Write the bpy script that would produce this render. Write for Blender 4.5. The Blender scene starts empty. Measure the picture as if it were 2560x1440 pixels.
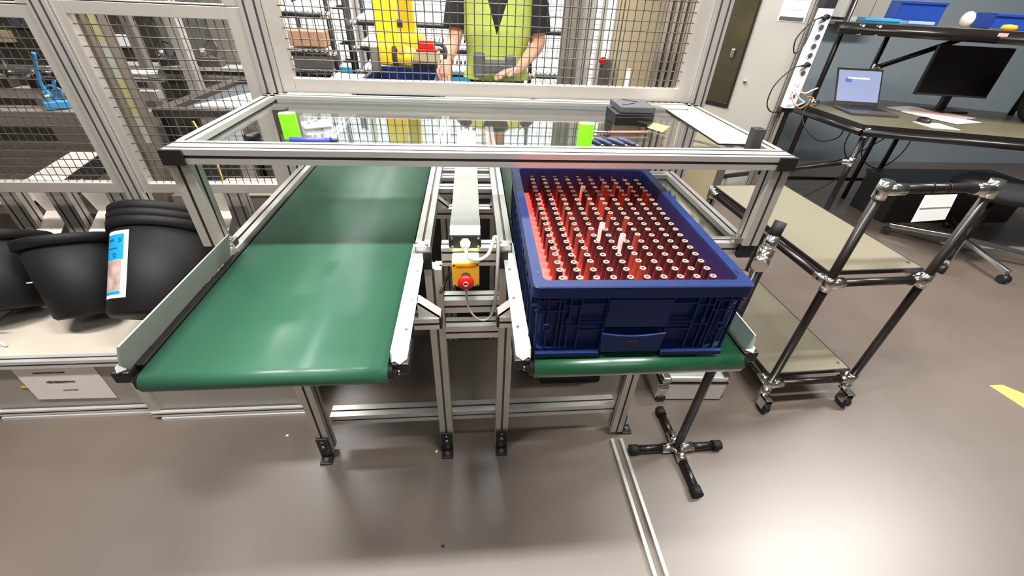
import bpy, bmesh, math, random
from mathutils import Matrix, Vector
PI = math.pi
random.seed(7)
SC = bpy.context.scene
COL = SC.collection

# ---------------------------------------------------------------- camera
cam_d = bpy.data.cameras.new('camera')
cam_d.sensor_width = 36.0
cam_d.lens = 1041.9 / 2560.0 * 36.0
cam_d.clip_start = 0.01
cam = bpy.data.objects.new('camera', cam_d)
COL.objects.link(cam)
def cam_matrix(p, r, y, loc):
    Rz = Matrix(((math.cos(y), math.sin(y), 0), (-math.sin(y), math.cos(y), 0), (0, 0, 1)))
    B = Matrix(((1, 0, 0), (0, 0, -1), (0, 1, 0)))
    Rx = Matrix(((1, 0, 0), (0, math.cos(p), -math.sin(p)), (0, math.sin(p), math.cos(p))))
    Rr = Matrix(((math.cos(r), -math.sin(r), 0), (math.sin(r), math.cos(r), 0), (0, 0, 1)))
    M = Rr @ Rx @ B @ Rz
    m = Matrix((M[0], -M[1], -M[2])).transposed().to_4x4()
    m.translation = loc
    return m
cam.matrix_world = cam_matrix(0.6204, 0.0488, -0.1114, Vector((0, 0, 1.42)))
SC.camera = cam

# ---------------------------------------------------------------- world, lights, exposure
w = bpy.data.worlds.new('world'); SC.world = w; w.use_nodes = True
nt = w.node_tree; bg = nt.nodes['Background']
tc = nt.nodes.new('ShaderNodeTexCoord'); sx = nt.nodes.new('ShaderNodeSeparateXYZ'); cr = nt.nodes.new('ShaderNodeValToRGB')
nt.links.new(tc.outputs['Generated'], sx.inputs[0]); nt.links.new(sx.outputs['Z'], cr.inputs[0])
cr.color_ramp.elements[0].position = 0.0; cr.color_ramp.elements[0].color = (0.30, 0.29, 0.28, 1)
cr.color_ramp.elements[1].position = 0.6; cr.color_ramp.elements[1].color = (0.62, 0.63, 0.65, 1)
nt.links.new(cr.outputs[0], bg.inputs[0]); bg.inputs[1].default_value = 0.19
def area(name, loc, sx_, sy_, power, col=(1, 1, 1), rot=(0, 0, 0)):
    l = bpy.data.lights.new(name, 'AREA'); l.shape = 'RECTANGLE'; l.size = sx_; l.size_y = sy_
    l.energy = power; l.color = col
    o = bpy.data.objects.new(name, l); COL.objects.link(o); o.location = loc; o.rotation_euler = rot
    return o
WARM = (1.0, 0.965, 0.92)
area('ceiling_or_fill_lamp', (-1.10, 0.50, 3.2), 1.3, 0.14, 96, WARM)
area('ceiling_or_fill_lamp', (0.75, 0.50, 3.2), 1.3, 0.14, 88, WARM)
area('ceiling_or_fill_lamp', (-0.04, 2.3, 3.4), 0.30, 0.9, 26, (0.90, 0.95, 1.0))
area('ceiling_or_fill_lamp', (-2.0, 3.3, 3.3), 1.5, 0.3, 60, (1, 0.98, 0.95))
area('ceiling_or_fill_lamp', (0.2, 4.1, 3.3), 3.0, 0.3, 165, (0.97, 0.99, 1.0))
area('ceiling_or_fill_lamp', (0.0, -1.6, 3.2), 3.0, 0.2, 26, WARM)  # fill lamp added behind the camera to brighten the front beam
area('ceiling_or_fill_lamp', (3.4, 1.6, 3.3), 1.8, 0.3, 120, WARM)  # fill lamp added to lift the right wall and bench
SC.view_settings.view_transform = 'Standard'
SC.view_settings.look = 'None'
SC.view_settings.gamma = 1.0
SC.view_settings.use_curve_mapping = False
SC.view_settings.exposure = 0.35

# ---------------------------------------------------------------- materials
def s2l(c):
    return tuple(((v / 255.0 + 0.055) / 1.055) ** 2.4 if v > 10.3 else v / 255.0 / 12.92 for v in c)
def mat(name, rgb, rough=0.5, metal=0.0, noise=0.06, scale=30.0, bump=0.0, bscale=200.0, emit=None, estr=0.0, ior=None, trans=0.0, coat=0.0, rvar=0.0, stretch=None, spec=None):
    m = bpy.data.materials.new(name); m.use_nodes = True
    n = m.node_tree; b = n.nodes['Principled BSDF']
    c = s2l(rgb)
    tcn = n.nodes.new('ShaderNodeTexCoord')
    src = tcn.outputs['Object']
    if stretch:
        mp = n.nodes.new('ShaderNodeMapping'); mp.inputs['Scale'].default_value = stretch
        n.links.new(src, mp.inputs[0]); src = mp.outputs[0]
    no = n.nodes.new('ShaderNodeTexNoise'); no.inputs['Scale'].default_value = scale; no.inputs['Detail'].default_value = 4
    n.links.new(src, no.inputs['Vector'])
    r = n.nodes.new('ShaderNodeValToRGB')
    r.color_ramp.elements[0].position = 0.3; r.color_ramp.elements[1].position = 0.7
    r.color_ramp.elements[0].color = tuple(max(0, v * (1 - noise)) for v in c) + (1,)
    r.color_ramp.elements[1].color = tuple(min(1, v * (1 + noise)) for v in c) + (1,)
    n.links.new(no.outputs['Fac'], r.inputs[0]); n.links.new(r.outputs[0], b.inputs['Base Color'])
    b.inputs['Roughness'].default_value = rough; b.inputs['Metallic'].default_value = metal
    if rvar:
        mr = n.nodes.new('ShaderNodeMapRange'); mr.inputs['To Min'].default_value = rough - rvar; mr.inputs['To Max'].default_value = rough + rvar
        n.links.new(no.outputs['Fac'], mr.inputs[0]); n.links.new(mr.outputs[0], b.inputs['Roughness'])
    if bump:
        n2 = n.nodes.new('ShaderNodeTexNoise'); n2.inputs['Scale'].default_value = bscale; n.links.new(src, n2.inputs['Vector'])
        bp = n.nodes.new('ShaderNodeBump'); bp.inputs['Strength'].default_value = bump; bp.inputs['Distance'].default_value = 0.001
        n.links.new(n2.outputs['Fac'], bp.inputs['Height']); n.links.new(bp.outputs[0], b.inputs['Normal'])
    if emit: b.inputs['Emission Color'].default_value = s2l(emit) + (1,); b.inputs['Emission Strength'].default_value = estr
    if ior: b.inputs['IOR'].default_value = ior
    if trans: b.inputs['Transmission Weight'].default_value = trans
    if coat: b.inputs['Coat Weight'].default_value = coat; b.inputs['Coat Roughness'].default_value = 0.24 if 'belt' in name else 0.1
    if spec is not None: b.inputs['Specular IOR Level'].default_value = spec
    return m
M = {}
M['alu'] = mat('anodised_aluminium', (214, 212, 208), 0.33, 0.68, 0.03, 12, rvar=0.04)
M['alu_frame'] = mat('panel_frame_aluminium', (196, 190, 182), 0.42, 0.55, 0.03, 10)
M['alu_white'] = mat('bright_sheet_aluminium', (232, 232, 230), 0.35, 0.6, 0.02, 10)
M['plate'] = mat('grey_guide_plate', (150, 154, 146), 0.4, 0.35, 0.03, 14)
M['groove'] = mat('dark_groove', (108, 100, 92), 0.5, 0.4, 0.05)
M['black'] = mat('black_plastic', (24, 22, 22), 0.42, 0, 0.1, 40, bump=0.15)
M['black_pipe'] = mat('black_coated_pipe', (26, 20, 18), 0.3, 0, 0.1, 20)
M['rubber'] = mat('black_rubber', (22, 22, 22), 0.7, 0, 0.1)
M['chrome'] = mat('chrome_joint', (225, 222, 216), 0.16, 1.0, 0.03, 20)
M['steel'] = mat('steel_screw', (190, 188, 184), 0.25, 1.0, 0.04)
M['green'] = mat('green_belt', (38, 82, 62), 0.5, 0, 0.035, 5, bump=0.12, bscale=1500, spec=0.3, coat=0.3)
M['light_block'] = mat('dark_grey_light_block', (70, 66, 62), 0.55, 0.1, 0.05, 4)  # for the added sheet that blocks the rear light
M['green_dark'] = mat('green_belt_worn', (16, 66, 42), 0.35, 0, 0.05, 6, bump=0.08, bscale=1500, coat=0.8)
M['blue'] = mat('blue_crate_plastic', (14, 34, 80), 0.48, 0, 0.05, 30, bump=0.1, spec=0.3)
M['red_tray'] = mat('pale_tray_insert', (235, 220, 215), 0.6, 0, 0.02)
M['vial_dark'] = mat('dark_brown_vial', (36, 25, 28), 0.4, 0, 0.12, 60)
M['vial_red_lit'] = mat('red_lit_brown_vial', (128, 62, 48), 0.4, 0, 0.1, 60)  # brown vial with the red panel's glow put into its colour
M['vial_white'] = mat('white_vial', (240, 232, 226), 0.45, 0, 0.03, 60)
M['ring'] = mat('pale_vial_rim', (150, 136, 122), 0.4, 0, 0.08, 60)
M['bore'] = mat('dark_bore', (34, 22, 20), 0.6, 0, 0.05)
M['duct'] = mat('white_painted_profile', (224, 222, 216), 0.45, 0.15, 0.015, 10)
M['yellow'] = mat('yellow_plastic', (226, 168, 40), 0.45, 0, 0.04, 20)
M['yellow_white'] = mat('pale_yellow_plastic', (250, 246, 190), 0.45, 0, 0.02, 20)
M['red'] = mat('red_plastic', (196, 24, 16), 0.35, 0, 0.04, 20)
M['cable'] = mat('grey_cable', (186, 184, 180), 0.5, 0, 0.03)
M['cable_black'] = mat('black_cable', (30, 28, 28), 0.5, 0, 0.03)
M['fluo'] = mat('fluorescent_green_face', (134, 240, 16), 0.6, 0, 0.03, 20)
M['foam'] = mat('dark_grey_block', (52, 48, 46), 0.8, 0, 0.06, 60)
M['white'] = mat('white_plastic', (240, 240, 238), 0.5, 0, 0.01)
M['paper'] = mat('white_paper', (226, 214, 208), 0.8, 0, 0.02, 12)
M['ink'] = mat('dark_ink', (70, 60, 58), 0.8, 0, 0.1)
M['graphite'] = mat('graphite_grey_plastic', (74, 76, 80), 0.5, 0, 0.05)
M['yellow_robot'] = mat('yellow_robot_paint', (244, 202, 40), 0.35, 0, 0.03, 12, coat=0.3)
M['brown'] = mat('brown_card', (176, 134, 108), 0.8, 0, 0.06)
M['dark_brown'] = mat('dark_grey_carton', (86, 78, 74), 0.7, 0, 0.08)
M['skin'] = mat('skin', (206, 150, 124), 0.55, 0, 0.05, 30)
M['glove'] = mat('pink_work_glove', (236, 168, 160), 0.7, 0, 0.05, 30)
M['hivis'] = mat('hi_vis_yellow_fabric', (172, 186, 84), 0.75, 0, 0.06, 14, bump=0.2, bscale=60)
M['cloth_black'] = mat('black_cotton', (24, 24, 28), 0.85, 0, 0.1, 20)
M['hair'] = mat('brown_hair', (60, 44, 34), 0.7, 0, 0.2, 120)
M['grey_machine'] = mat('grey_machine_paint', (128, 120, 111), 0.45, 0.2, 0.06, 6)
M['dark_machine'] = mat('dark_machine_parts', (72, 65, 58), 0.5, 0.3, 0.2, 14)
M['beige'] = mat('beige_cabinet_paint', (170, 156, 126), 0.5, 0, 0.02, 5)
M['enclosure'] = mat('light_grey_enclosure_paint', (178, 173, 164), 0.5, 0, 0.015, 5)
M['tinted'] = mat('tinted_window_glass', (62, 58, 44), 0.12, 0, 0.06, 3)
M['bench_top'] = mat('dark_bench_laminate', (104, 98, 78), 0.35, 0, 0.06, 5)
M['cart_top'] = mat('tan_laminate_board', (128, 121, 103), 0.28, 0, 0.03, 3)
M['edge'] = mat('black_edge_banding', (28, 24, 22), 0.5)
M['screen'] = mat('lit_laptop_screen', (60, 64, 80), 0.3, 0, 0.02, emit=(186, 196, 236), estr=0.62)
M['screen_bar'] = mat('lit_screen_bar', (240, 244, 255), 0.3, 0, 0.01, emit=(240, 244, 255), estr=0.9)
M['screen_tile'] = mat('lit_screen_tile', (80, 104, 160), 0.3, 0, 0.01, emit=(90, 112, 170), estr=0.8)
M['laptop'] = mat('dark_silver_laptop', (96, 94, 92), 0.35, 0.5, 0.03)
M['off_screen'] = mat('dark_monitor_glass', (14, 13, 13), 0.3, 0, 0.05)
M['blue_bin'] = mat('bright_blue_bin_plastic', (22, 62, 150), 0.45, 0, 0.05)
M['sky_blue'] = mat('light_blue_plastic', (64, 150, 205), 0.45, 0, 0.05)
M['orange'] = mat('orange_plastic', (232, 160, 40), 0.45, 0, 0.05)
M['tape_y'] = mat('yellow_floor_tape', (206, 186, 92), 0.6, 0, 0.04)
M['tape_b'] = mat('blue_floor_tape', (60, 130, 180), 0.6, 0, 0.04)
M['tape_w'] = mat('white_floor_tape', (190, 196, 200), 0.6, 0, 0.04)
M['column_paint'] = mat('brown_grey_column_paint', (104, 93, 80), 0.55, 0, 0.05, 5)
M['slat_brown'] = mat('brown_grey_slats', (138, 128, 114), 0.6, 0, 0.05, 6)
M['pale_tape'] = mat('pale_scale_tape', (138, 138, 124), 0.6)
M['olive_tape'] = mat('olive_scale_tape', (140, 132, 86), 0.6)
M['bin'] = mat('black_bin_plastic', (18, 17, 16), 0.62, 0, 0.08, 20, bump=0.2, spec=0.3)
M['label_blue'] = mat('blue_label_print', (22, 150, 214), 0.5, 0, 0.04, 20)
M['label_photo'] = mat('label_photo_print', (176, 150, 144), 0.5, 0, 0.45, 22)
M['label_dark'] = mat('dark_blue_label_ink', (16, 84, 130), 0.6)
M['plinth_top'] = mat('speckled_plinth_top', (196, 186, 172), 0.5, 0, 0.10, 6)
M['plinth'] = mat('grey_plinth_panel', (156, 149, 141), 0.5, 0.2, 0.04, 6)
M['sheet'] = mat('cream_sheet_metal', (236, 226, 214), 0.5, 0.1, 0.02)
M['brass'] = mat('brass_strip', (222, 200, 120), 0.35, 0.7, 0.05)
M['copper'] = mat('reddish_handle', (150, 112, 102), 0.5, 0, 0.05)
M['navy'] = mat('navy_plastic', (40, 50, 84), 0.4, 0, 0.06)
M['violet'] = mat('blue_violet_plastic', (70, 84, 170), 0.35, 0, 0.05)
M['pale_blue'] = mat('pale_blue_plastic', (150, 180, 214), 0.5)
def glass_mat(name, tint, rough=0.02, ior=1.49):
    m = bpy.data.materials.new(name); m.use_nodes = True
    b = m.node_tree.nodes['Principled BSDF']; b.inputs['Base Color'].default_value = s2l(tint) + (1,)
    b.inputs['Roughness'].default_value = rough; b.inputs['Transmission Weight'].default_value = 1.0; b.inputs['IOR'].default_value = ior
    return m
M['acrylic'] = glass_mat('clear_acrylic', (238, 242, 240))

# ---------------------------------------------------------------- mesh helpers
class MB:
    def __init__(s): s.v = []; s.f = []; s.m = []; s.sm = []
    def add(s, vs, fs, mi=0, smooth=False):
        o = len(s.v); s.v += [tuple(v) for v in vs]
        for f in fs: s.f.append(tuple(i + o for i in f)); s.m.append(mi); s.sm.append(smooth)
        return s
    def box(s, c, d, rz=0.0, mi=0, M4=None):
        x, y, z = d[0] / 2, d[1] / 2, d[2] / 2; vs = []
        for a, b_, e in ((-x, -y, -z), (x, -y, -z), (x, y, -z), (-x, y, -z), (-x, -y, z), (x, -y, z), (x, y, z), (-x, y, z)):
            if M4 is not None: p = M4 @ Vector((a, b_, e)); vs.append((p.x + c[0], p.y + c[1], p.z + c[2]))
            else: vs.append((c[0] + a * math.cos(rz) - b_ * math.sin(rz), c[1] + a * math.sin(rz) + b_ * math.cos(rz), c[2] + e))
        return s.add(vs, [(0, 3, 2, 1), (4, 5, 6, 7), (0, 1, 5, 4), (1, 2, 6, 5), (2, 3, 7, 6), (3, 0, 4, 7)], mi)
    def b2(s, a, b, mi=0):
        return s.box([(a[i] + b[i]) / 2 for i in range(3)], [abs(a[i] - b[i]) for i in range(3)], 0, mi)
    def frame(s, p0, p1, up):
        p0 = Vector(p0); p1 = Vector(p1); d = (p1 - p0).normalized(); u = Vector(up); r = d.cross(u).normalized(); u = r.cross(d).normalized()
        return p0, p1, r, u
    def extr(s, p0, p1, poly, up=(0, 0, 1), mi=0, smooth=False, caps=True):
        p0, p1, r, u = s.frame(p0, p1, up); n = len(poly)
        vs = [p0 + r * a + u * b for a, b in poly] + [p1 + r * a + u * b for a, b in poly]
        fs = [(i, (i + 1) % n, n + (i + 1) % n, n + i) for i in range(n)]
        s.add(vs, fs, mi, smooth)
        if caps: s.add(vs, [tuple(range(n - 1, -1, -1)), tuple(range(n, 2 * n))], mi)
        return s
    def cyl(s, p0, p1, r0, r1=None, n=16, mi=0, caps=True, smooth=True):
        r1 = r0 if r1 is None else r1
        p0 = Vector(p0); p1 = Vector(p1); d = (p1 - p0).normalized()
        up = Vector((0, 0, 1)) if abs(d.z) < 0.9 else Vector((1, 0, 0))
        r = d.cross(up).normalized(); u = r.cross(d)
        vs = [p0 + (r * math.cos(2 * PI * i / n) + u * math.sin(2 * PI * i / n)) * r0 for i in range(n)] + [p1 + (r * math.cos(2 * PI * i / n) + u * math.sin(2 * PI * i / n)) * r1 for i in range(n)]
        s.add(vs, [(i, (i + 1) % n, n + (i + 1) % n, n + i) for i in range(n)], mi, smooth)
        if caps: s.add(vs, [tuple(range(n - 1, -1, -1)), tuple(range(n, 2 * n))], mi)
        return s
    def lathe(s, prof, c=(0, 0, 0), n=24, mi=0, axis='z', smooth=True, sy=1.0):
        vs = []
        for r, z in prof:
            for i in range(n):
                a = 2 * PI * i / n; x, y = r * math.cos(a), r * math.sin(a) * sy
                vs.append({'z': (c[0] + x, c[1] + y, c[2] + z), 'x': (c[0] + z, c[1] + x, c[2] + y), 'y': (c[0] + x, c[1] - z, c[2] + y)}[axis])
        fs = [(j * n + i, j * n + (i + 1) % n, (j + 1) * n + (i + 1) % n, (j + 1) * n + i) for j in range(len(prof) - 1) for i in range(n)]
        return s.add(vs, fs, mi, smooth)
    def sphere(s, c, r, n=14, mi=0, sc=(1, 1, 1)):
        pr = [(max(1e-4, math.sin(PI * k / 8)), -math.cos(PI * k / 8)) for k in range(9)]
        vs = []
        for a, z in pr:
            for i in range(n): t = 2 * PI * i / n; vs.append((c[0] + r * a * math.cos(t) * sc[0], c[1] + r * a * math.sin(t) * sc[1], c[2] + r * z * sc[2]))
        return s.add(vs, [(j * n + i, j * n + (i + 1) % n, (j + 1) * n + (i + 1) % n, (j + 1) * n + i) for j in range(8) for i in range(n)], mi, True)
    def tube(s, pts, r, n=8, mi=0, sub=6):
        P = [Vector(p) for p in pts]; Q = []
        if len(P) > 2 and sub > 1:
            for i in range(len(P) - 1):
                a = P[max(0, i - 1)]; b = P[i]; c = P[i + 1]; d = P[min(len(P) - 1, i + 2)]
                for k in range(sub):
                    t = k / sub
                    Q.append(0.5 * ((2 * b) + (-a + c) * t + (2 * a - 5 * b + 4 * c - d) * t * t + (-a + 3 * b - 3 * c + d) * t ** 3))
            Q.append(P[-1])
        else: Q = P
        vs = []; u = None
        for i, q in enumerate(Q):
            d = (Q[min(i + 1, len(Q) - 1)] - Q[max(i - 1, 0)]).normalized()
            if u is None: u = Vector((0, 0, 1)) if abs(d.z) < 0.9 else Vector((1, 0, 0))
            rr = d.cross(u).normalized(); u = rr.cross(d).normalized()
            for k in range(n): t = 2 * PI * k / n; vs.append(q + (rr * math.cos(t) + u * math.sin(t)) * r)
        m = len(Q)
        s.add(vs, [(j * n + k, j * n + (k + 1) % n, (j + 1) * n + (k + 1) % n, (j + 1) * n + k) for j in range(m - 1) for k in range(n)] , mi, True)
        s.add(vs, [tuple(range(n - 1, -1, -1)), tuple(range((m - 1) * n, m * n))], mi)
        return s
    def prism(s, pts, z0, z1, mi=0, mtop=None):
        n = len(pts); vs = [(x, y, z0) for x, y in pts] + [(x, y, z1) for x, y in pts]
        s.add(vs, [tuple(range(n - 1, -1, -1))], mi); s.add(vs, [tuple(range(n, 2 * n))], mi if mtop is None else mtop)
        return s.add(vs, [(i, (i + 1) % n, n + (i + 1) % n, n + i) for i in range(n)], mi)
    def profile(s, p0, p1, w, h, up=(0, 0, 1), nw=1, nh=1, mi=0, mg=1):
        """slotted aluminium extrusion: w across, h along up, nw slots on the top/bottom, nh on the sides; grooves use slot material mg"""
        g, d = 0.0034, 0.006
        def side(L, ns):
            return [(-L / 2 + L * (k + 0.5) / ns) for k in range(ns)]
        pts = []; gm = []
        def push(p, dark=False): pts.append(p); gm.append(dark)
        for (a, b, L, ns) in (((-w / 2, -h / 2), (1, 0), w, nw), ((w / 2, -h / 2), (0, 1), h, nh), ((w / 2, h / 2), (-1, 0), w, nw), ((-w / 2, h / 2), (0, -1), h, nh)):
            inn = (-b[1], b[0]); push(a)
            for c in side(L, ns):
                t = c + L / 2
                e0 = (a[0] + b[0] * (t - g), a[1] + b[1] * (t - g)); e1 = (a[0] + b[0] * (t + g), a[1] + b[1] * (t + g))
                push(e0, True); push((e0[0] + inn[0] * d, e0[1] + inn[1] * d), True); push((e1[0] + inn[0] * d, e1[1] + inn[1] * d), True); push(e1)
        q0, q1, r, u = s.frame(p0, p1, up); n = len(pts)
        vs = [q0 + r * a + u * b for a, b in pts] + [q1 + r * a + u * b for a, b in pts]
        for i in range(n): s.add([vs[i], vs[(i + 1) % n], vs[n + (i + 1) % n], vs[n + i]], [(0, 1, 2, 3)], mg if gm[i] else mi)
        s.add(vs, [tuple(range(n - 1, -1, -1)), tuple(range(n, 2 * n))], mi)
        return s

WM = {}   # world matrices
def thing(name, label, cat, loc=(0, 0, 0), rz=0.0, group=None):
    o = bpy.data.objects.new(name, None); COL.objects.link(o); o.empty_display_size = 0.05
    o.location = loc; o.rotation_euler = (0, 0, rz); o['label'] = label; o['category'] = cat
    if group: o['group'] = group
    WM[o.name] = Matrix.Translation(Vector(loc)) @ Matrix.Rotation(rz, 4, 'Z')
    return o
def obj(name, mb, mats, parent=None, label=None, local=False, bevel=0.0, cat=None, group=None, kind=None, bseg=2):
    if not isinstance(mats, (list, tuple)): mats = [mats]
    me = bpy.data.meshes.new(name)
    vs = mb.v
    if parent is not None and not local:
        inv = WM[parent.name].inverted(); vs = [tuple(inv @ Vector(v)) for v in vs]
    loc = Vector((0, 0, 0))
    if parent is None and not local and vs:      # a single-mesh thing gets its origin at its base
        xs = [v[0] for v in vs]; ys = [v[1] for v in vs]; zs = [v[2] for v in vs]
        loc = Vector(((min(xs) + max(xs)) / 2, (min(ys) + max(ys)) / 2, min(zs))); vs = [tuple(Vector(v) - loc) for v in vs]
    me.from_pydata(vs, [], mb.f)
    for m in mats: me.materials.append(M[m] if isinstance(m, str) else m)
    me.polygons.foreach_set('material_index', [min(i, len(mats) - 1) for i in mb.m]); me.polygons.foreach_set('use_smooth', mb.sm)
    bm = bmesh.new(); bm.from_mesh(me)
    bmesh.ops.remove_doubles(bm, verts=bm.verts, dist=1e-6)
    bmesh.ops.recalc_face_normals(bm, faces=bm.faces); bm.to_mesh(me); bm.free(); me.update()
    o = bpy.data.objects.new(name, me); COL.objects.link(o)
    o.location = loc
    if parent is not None: o.parent = parent; WM[o.name] = WM[parent.name].copy()
    else: WM[o.name] = Matrix.Translation(loc)
    if bevel:
        b = o.modifiers.new('bevel', 'BEVEL'); b.width = bevel; b.segments = bseg; b.limit_method = 'ANGLE'; b.angle_limit = math.radians(40)
    if label: o['label'] = label
    if cat: o['category'] = cat
    if group: o['group'] = group
    if kind: o['kind'] = kind
    return o
def struct(name, mb, m): return obj(name, mb, m, kind='structure')
def text(name, s, size, loc, rot, m, parent, ext=0.0002, sx=1.0):
    c = bpy.data.curves.new(name, 'FONT'); c.body = s; c.size = size; c.extrude = ext; c.align_x = 'CENTER'; c.align_y = 'CENTER'
    tmp = bpy.data.objects.new(name + '_curve', c); COL.objects.link(tmp); bpy.context.view_layer.update()
    me = bpy.data.meshes.new_from_object(tmp.evaluated_get(bpy.context.evaluated_depsgraph_get())); bpy.data.objects.remove(tmp)
    me.materials.clear(); me.materials.append(M[m]); o = bpy.data.objects.new(name, me); COL.objects.link(o)
    mw = Matrix.Translation(Vector(loc)) @ rot.to_4x4() @ Matrix.Diagonal((sx, 1, 1, 1))
    o.parent = parent; o.matrix_local = WM[parent.name].inverted() @ mw; WM[o.name] = mw
    return o
def dup(root, label=None, group=None, mw=None):
    r = root.copy(); COL.objects.link(r)
    if label: r['label'] = label
    if group: r['group'] = group
    for ch in list(root.children):
        c = ch.copy(); COL.objects.link(c); c.parent = r
        for g in ch.children:
            d = g.copy(); COL.objects.link(d); d.parent = c
    if mw is not None: r.location = mw
    return r
def facing(nx, ny):
    """rotation for flat text standing upright whose front looks along (nx, ny)"""
    n = Vector((nx, ny, 0)).normalized(); z = Vector((0, 0, 1)); x = z.cross(n)
    return Matrix((x, z, n)).transposed()

# ================================================================ ROOM
def floor_material():
    m = bpy.data.materials.new('grey_sealed_floor'); m.use_nodes = True
    n = m.node_tree; b = n.nodes['Principled BSDF']; tcn = n.nodes.new('ShaderNodeTexCoord')
    no = n.nodes.new('ShaderNodeTexNoise'); no.inputs['Scale'].default_value = 1.3; no.inputs['Detail'].default_value = 8; no.inputs['Roughness'].default_value = 0.6
    n.links.new(tcn.outputs['Object'], no.inputs['Vector'])
    r = n.nodes.new('ShaderNodeValToRGB'); r.color_ramp.elements[0].position = 0.35; r.color_ramp.elements[1].position = 0.7
    r.color_ramp.elements[0].color = s2l((94, 82, 73)) + (1,); r.color_ramp.elements[1].color = s2l((106, 94, 84)) + (1,)
    n.links.new(no.outputs['Fac'], r.inputs[0]); n.links.new(r.outputs[0], b.inputs['Base Color'])
    b.inputs['IOR'].default_value = 1.95
    mr = n.nodes.new('ShaderNodeMapRange'); mr.inputs['To Min'].default_value = 0.34; mr.inputs['To Max'].default_value = 0.44
    n.links.new(no.outputs['Fac'], mr.inputs[0]); n.links.new(mr.outputs[0], b.inputs['Roughness'])
    n2 = n.nodes.new('ShaderNodeTexNoise'); n2.inputs['Scale'].default_value = 400; n.links.new(tcn.outputs['Object'], n2.inputs['Vector'])
    bp = n.nodes.new('ShaderNodeBump'); bp.inputs['Strength'].default_value = 0.12; bp.inputs['Distance'].default_value = 0.0006
    n.links.new(n2.outputs['Fac'], bp.inputs['Height']); n.links.new(bp.outputs[0], b.inputs['Normal'])
    return m
M['floor'] = floor_material()
M['wall_white'] = mat('white_wall_paint', (232, 234, 236), 0.7, 0, 0.01, 2)
M['wall_blue'] = mat('blue_grey_wall_paint', (138, 150, 158), 0.75, 0, 0.03, 2)
M['stripe'] = mat('blue_wall_band', (28, 138, 190), 0.6, 0, 0.03, 2)
struct('floor', MB().b2((-7, -3, -0.05), (7.5, 6.1, 0)), 'floor')
struct('wall_back', MB().b2((-7, 5.0, 0), (2.6, 5.1, 3.2)), 'wall_white')
struct('trim_1', MB().b2((-7, 4.985, 0.50), (0.2, 5.0, 0.69)), 'stripe')
struct('wall_right', MB().b2((2.7, 4.32, 0), (7.5, 4.42, 3.2)), 'wall_blue')

# ================================================================ GUARD FENCE at Y = 1.6
FY = 1.6
def guard_panel(x0, x1, z0, z1, label, y=FY, rails=(0.045, 0.045, 0.045, 0.045), mid=None, pitch=0.0262, thick=0.0032, group='guard fence panels'):
    """rails: left, right, bottom, top widths"""
    t = thing('mesh_fence', label, 'fence panel', ((x0 + x1) / 2, y, z0), 0, group)
    l, r, b, tp = rails
    f = MB()
    if l: f.b2((x0, y - 0.012, z0), (x0 + l, y + 0.02, z1))
    if r: f.b2((x1 - r, y - 0.012, z0), (x1, y + 0.02, z1))
    if b: f.b2((x0 + l, y - 0.0115, z0), (x1 - r, y + 0.02, z0 + b))
    if tp: f.b2((x0 + l, y - 0.0115, z1 - tp), (x1 - r, y + 0.02, z1))
    if mid:
        for zm in mid: f.b2((x0 + l, y - 0.0115, zm - 0.017), (x1 - r, y + 0.02, zm + 0.017))
    obj('frame', f, 'alu_frame', t, bevel=0.0015)
    wm = MB(); a, c, e, g = x0 + l - 0.004, x1 - r + 0.004, z0 + b - 0.004, z1 - tp + 0.004
    nx = max(1, round((c - a) / pitch)); nz = max(1, round((g - e) / (pitch * 1.12)))
    h = thick / 2
    sq = [(-h, -h), (h, -h), (h, h), (-h, h)]
    def wave(p0, p1, n, ph, amp):
        pts = []
        for i in range(n + 1):
            s_ = i / n; q = Vector(p0).lerp(Vector(p1), s_); q.y += amp * (1 if (i + ph) % 2 else -1); pts.append(q)
        return pts
    for i in range(nx + 1):
        x = a + (c - a) * i / nx; wm.tube(wave((x, y, e), (x, y, g), nz, i, 0.0011), h, 4, 0, 1)
    for j in range(nz + 1):
        z = e + (g - e) * j / nz; wm.tube(wave((a, y, z), (c, y, z), nx, j + 1, 0.0011), h, 4, 0, 1)
    obj('wire_mesh', wm, mat('crimped_wire', (118, 114, 110), 0.4, 0.6, 0.05) if 'wire' not in M else M['wire'], t)
    return t
M['wire'] = mat('crimped_steel_wire', (96, 92, 88), 0.4, 0.5, 0.05)
def guard_post(x, label, w=0.045, y=FY, z0=0.0, z1=2.0, nw=2):
    t = thing('guard_post', label, 'post', (x, y, z0), 0, 'guard fence posts')
    obj('profile', MB().profile((x, y, z0 + 0.012), (x, y, z1), w, 0.045, (0, 1, 0), nw, 1), ['alu', 'groove'], t)
    obj('base_plate', MB().b2((x - 0.05, y - 0.05, z0), (x + 0.05, y + 0.05, z0 + 0.012)), 'steel', t, bevel=0.002)
    return t
guard_post(-1.256, 'tall slotted aluminium fence post behind the black bins', 0.052)
guard_post(-0.662, 'slotted aluminium fence post at the overhead shelf, back left corner', 0.062)
guard_post(0.83, 'slotted aluminium fence post at the overhead shelf, back right corner', 0.055)
guard_panel(-2.05, -1.284, 0.745, 1.328, 'mesh fence panel left of the tall post, level with the black bins', rails=(0.0, 0.036, 0.038, 0.034))
guard_panel(-1.228, -0.695, 0.745, 1.344, 'lower mesh fence panel between the bins post and the shelf post', rails=(0.03, 0.045, 0.036, 0.034))
guard_panel(-1.228, -0.695, 1.346, 1.95, 'upper mesh fence panel over the lower one, cut by the photo top', rails=(0.03, 0.045, 0.004, 0.045))
guard_panel(-2.05, -1.284, 1.33, 1.95, 'upper mesh fence panel in the photo corner, top left', rails=(0.0, 0.036, 0.004, 0.045))
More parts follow.
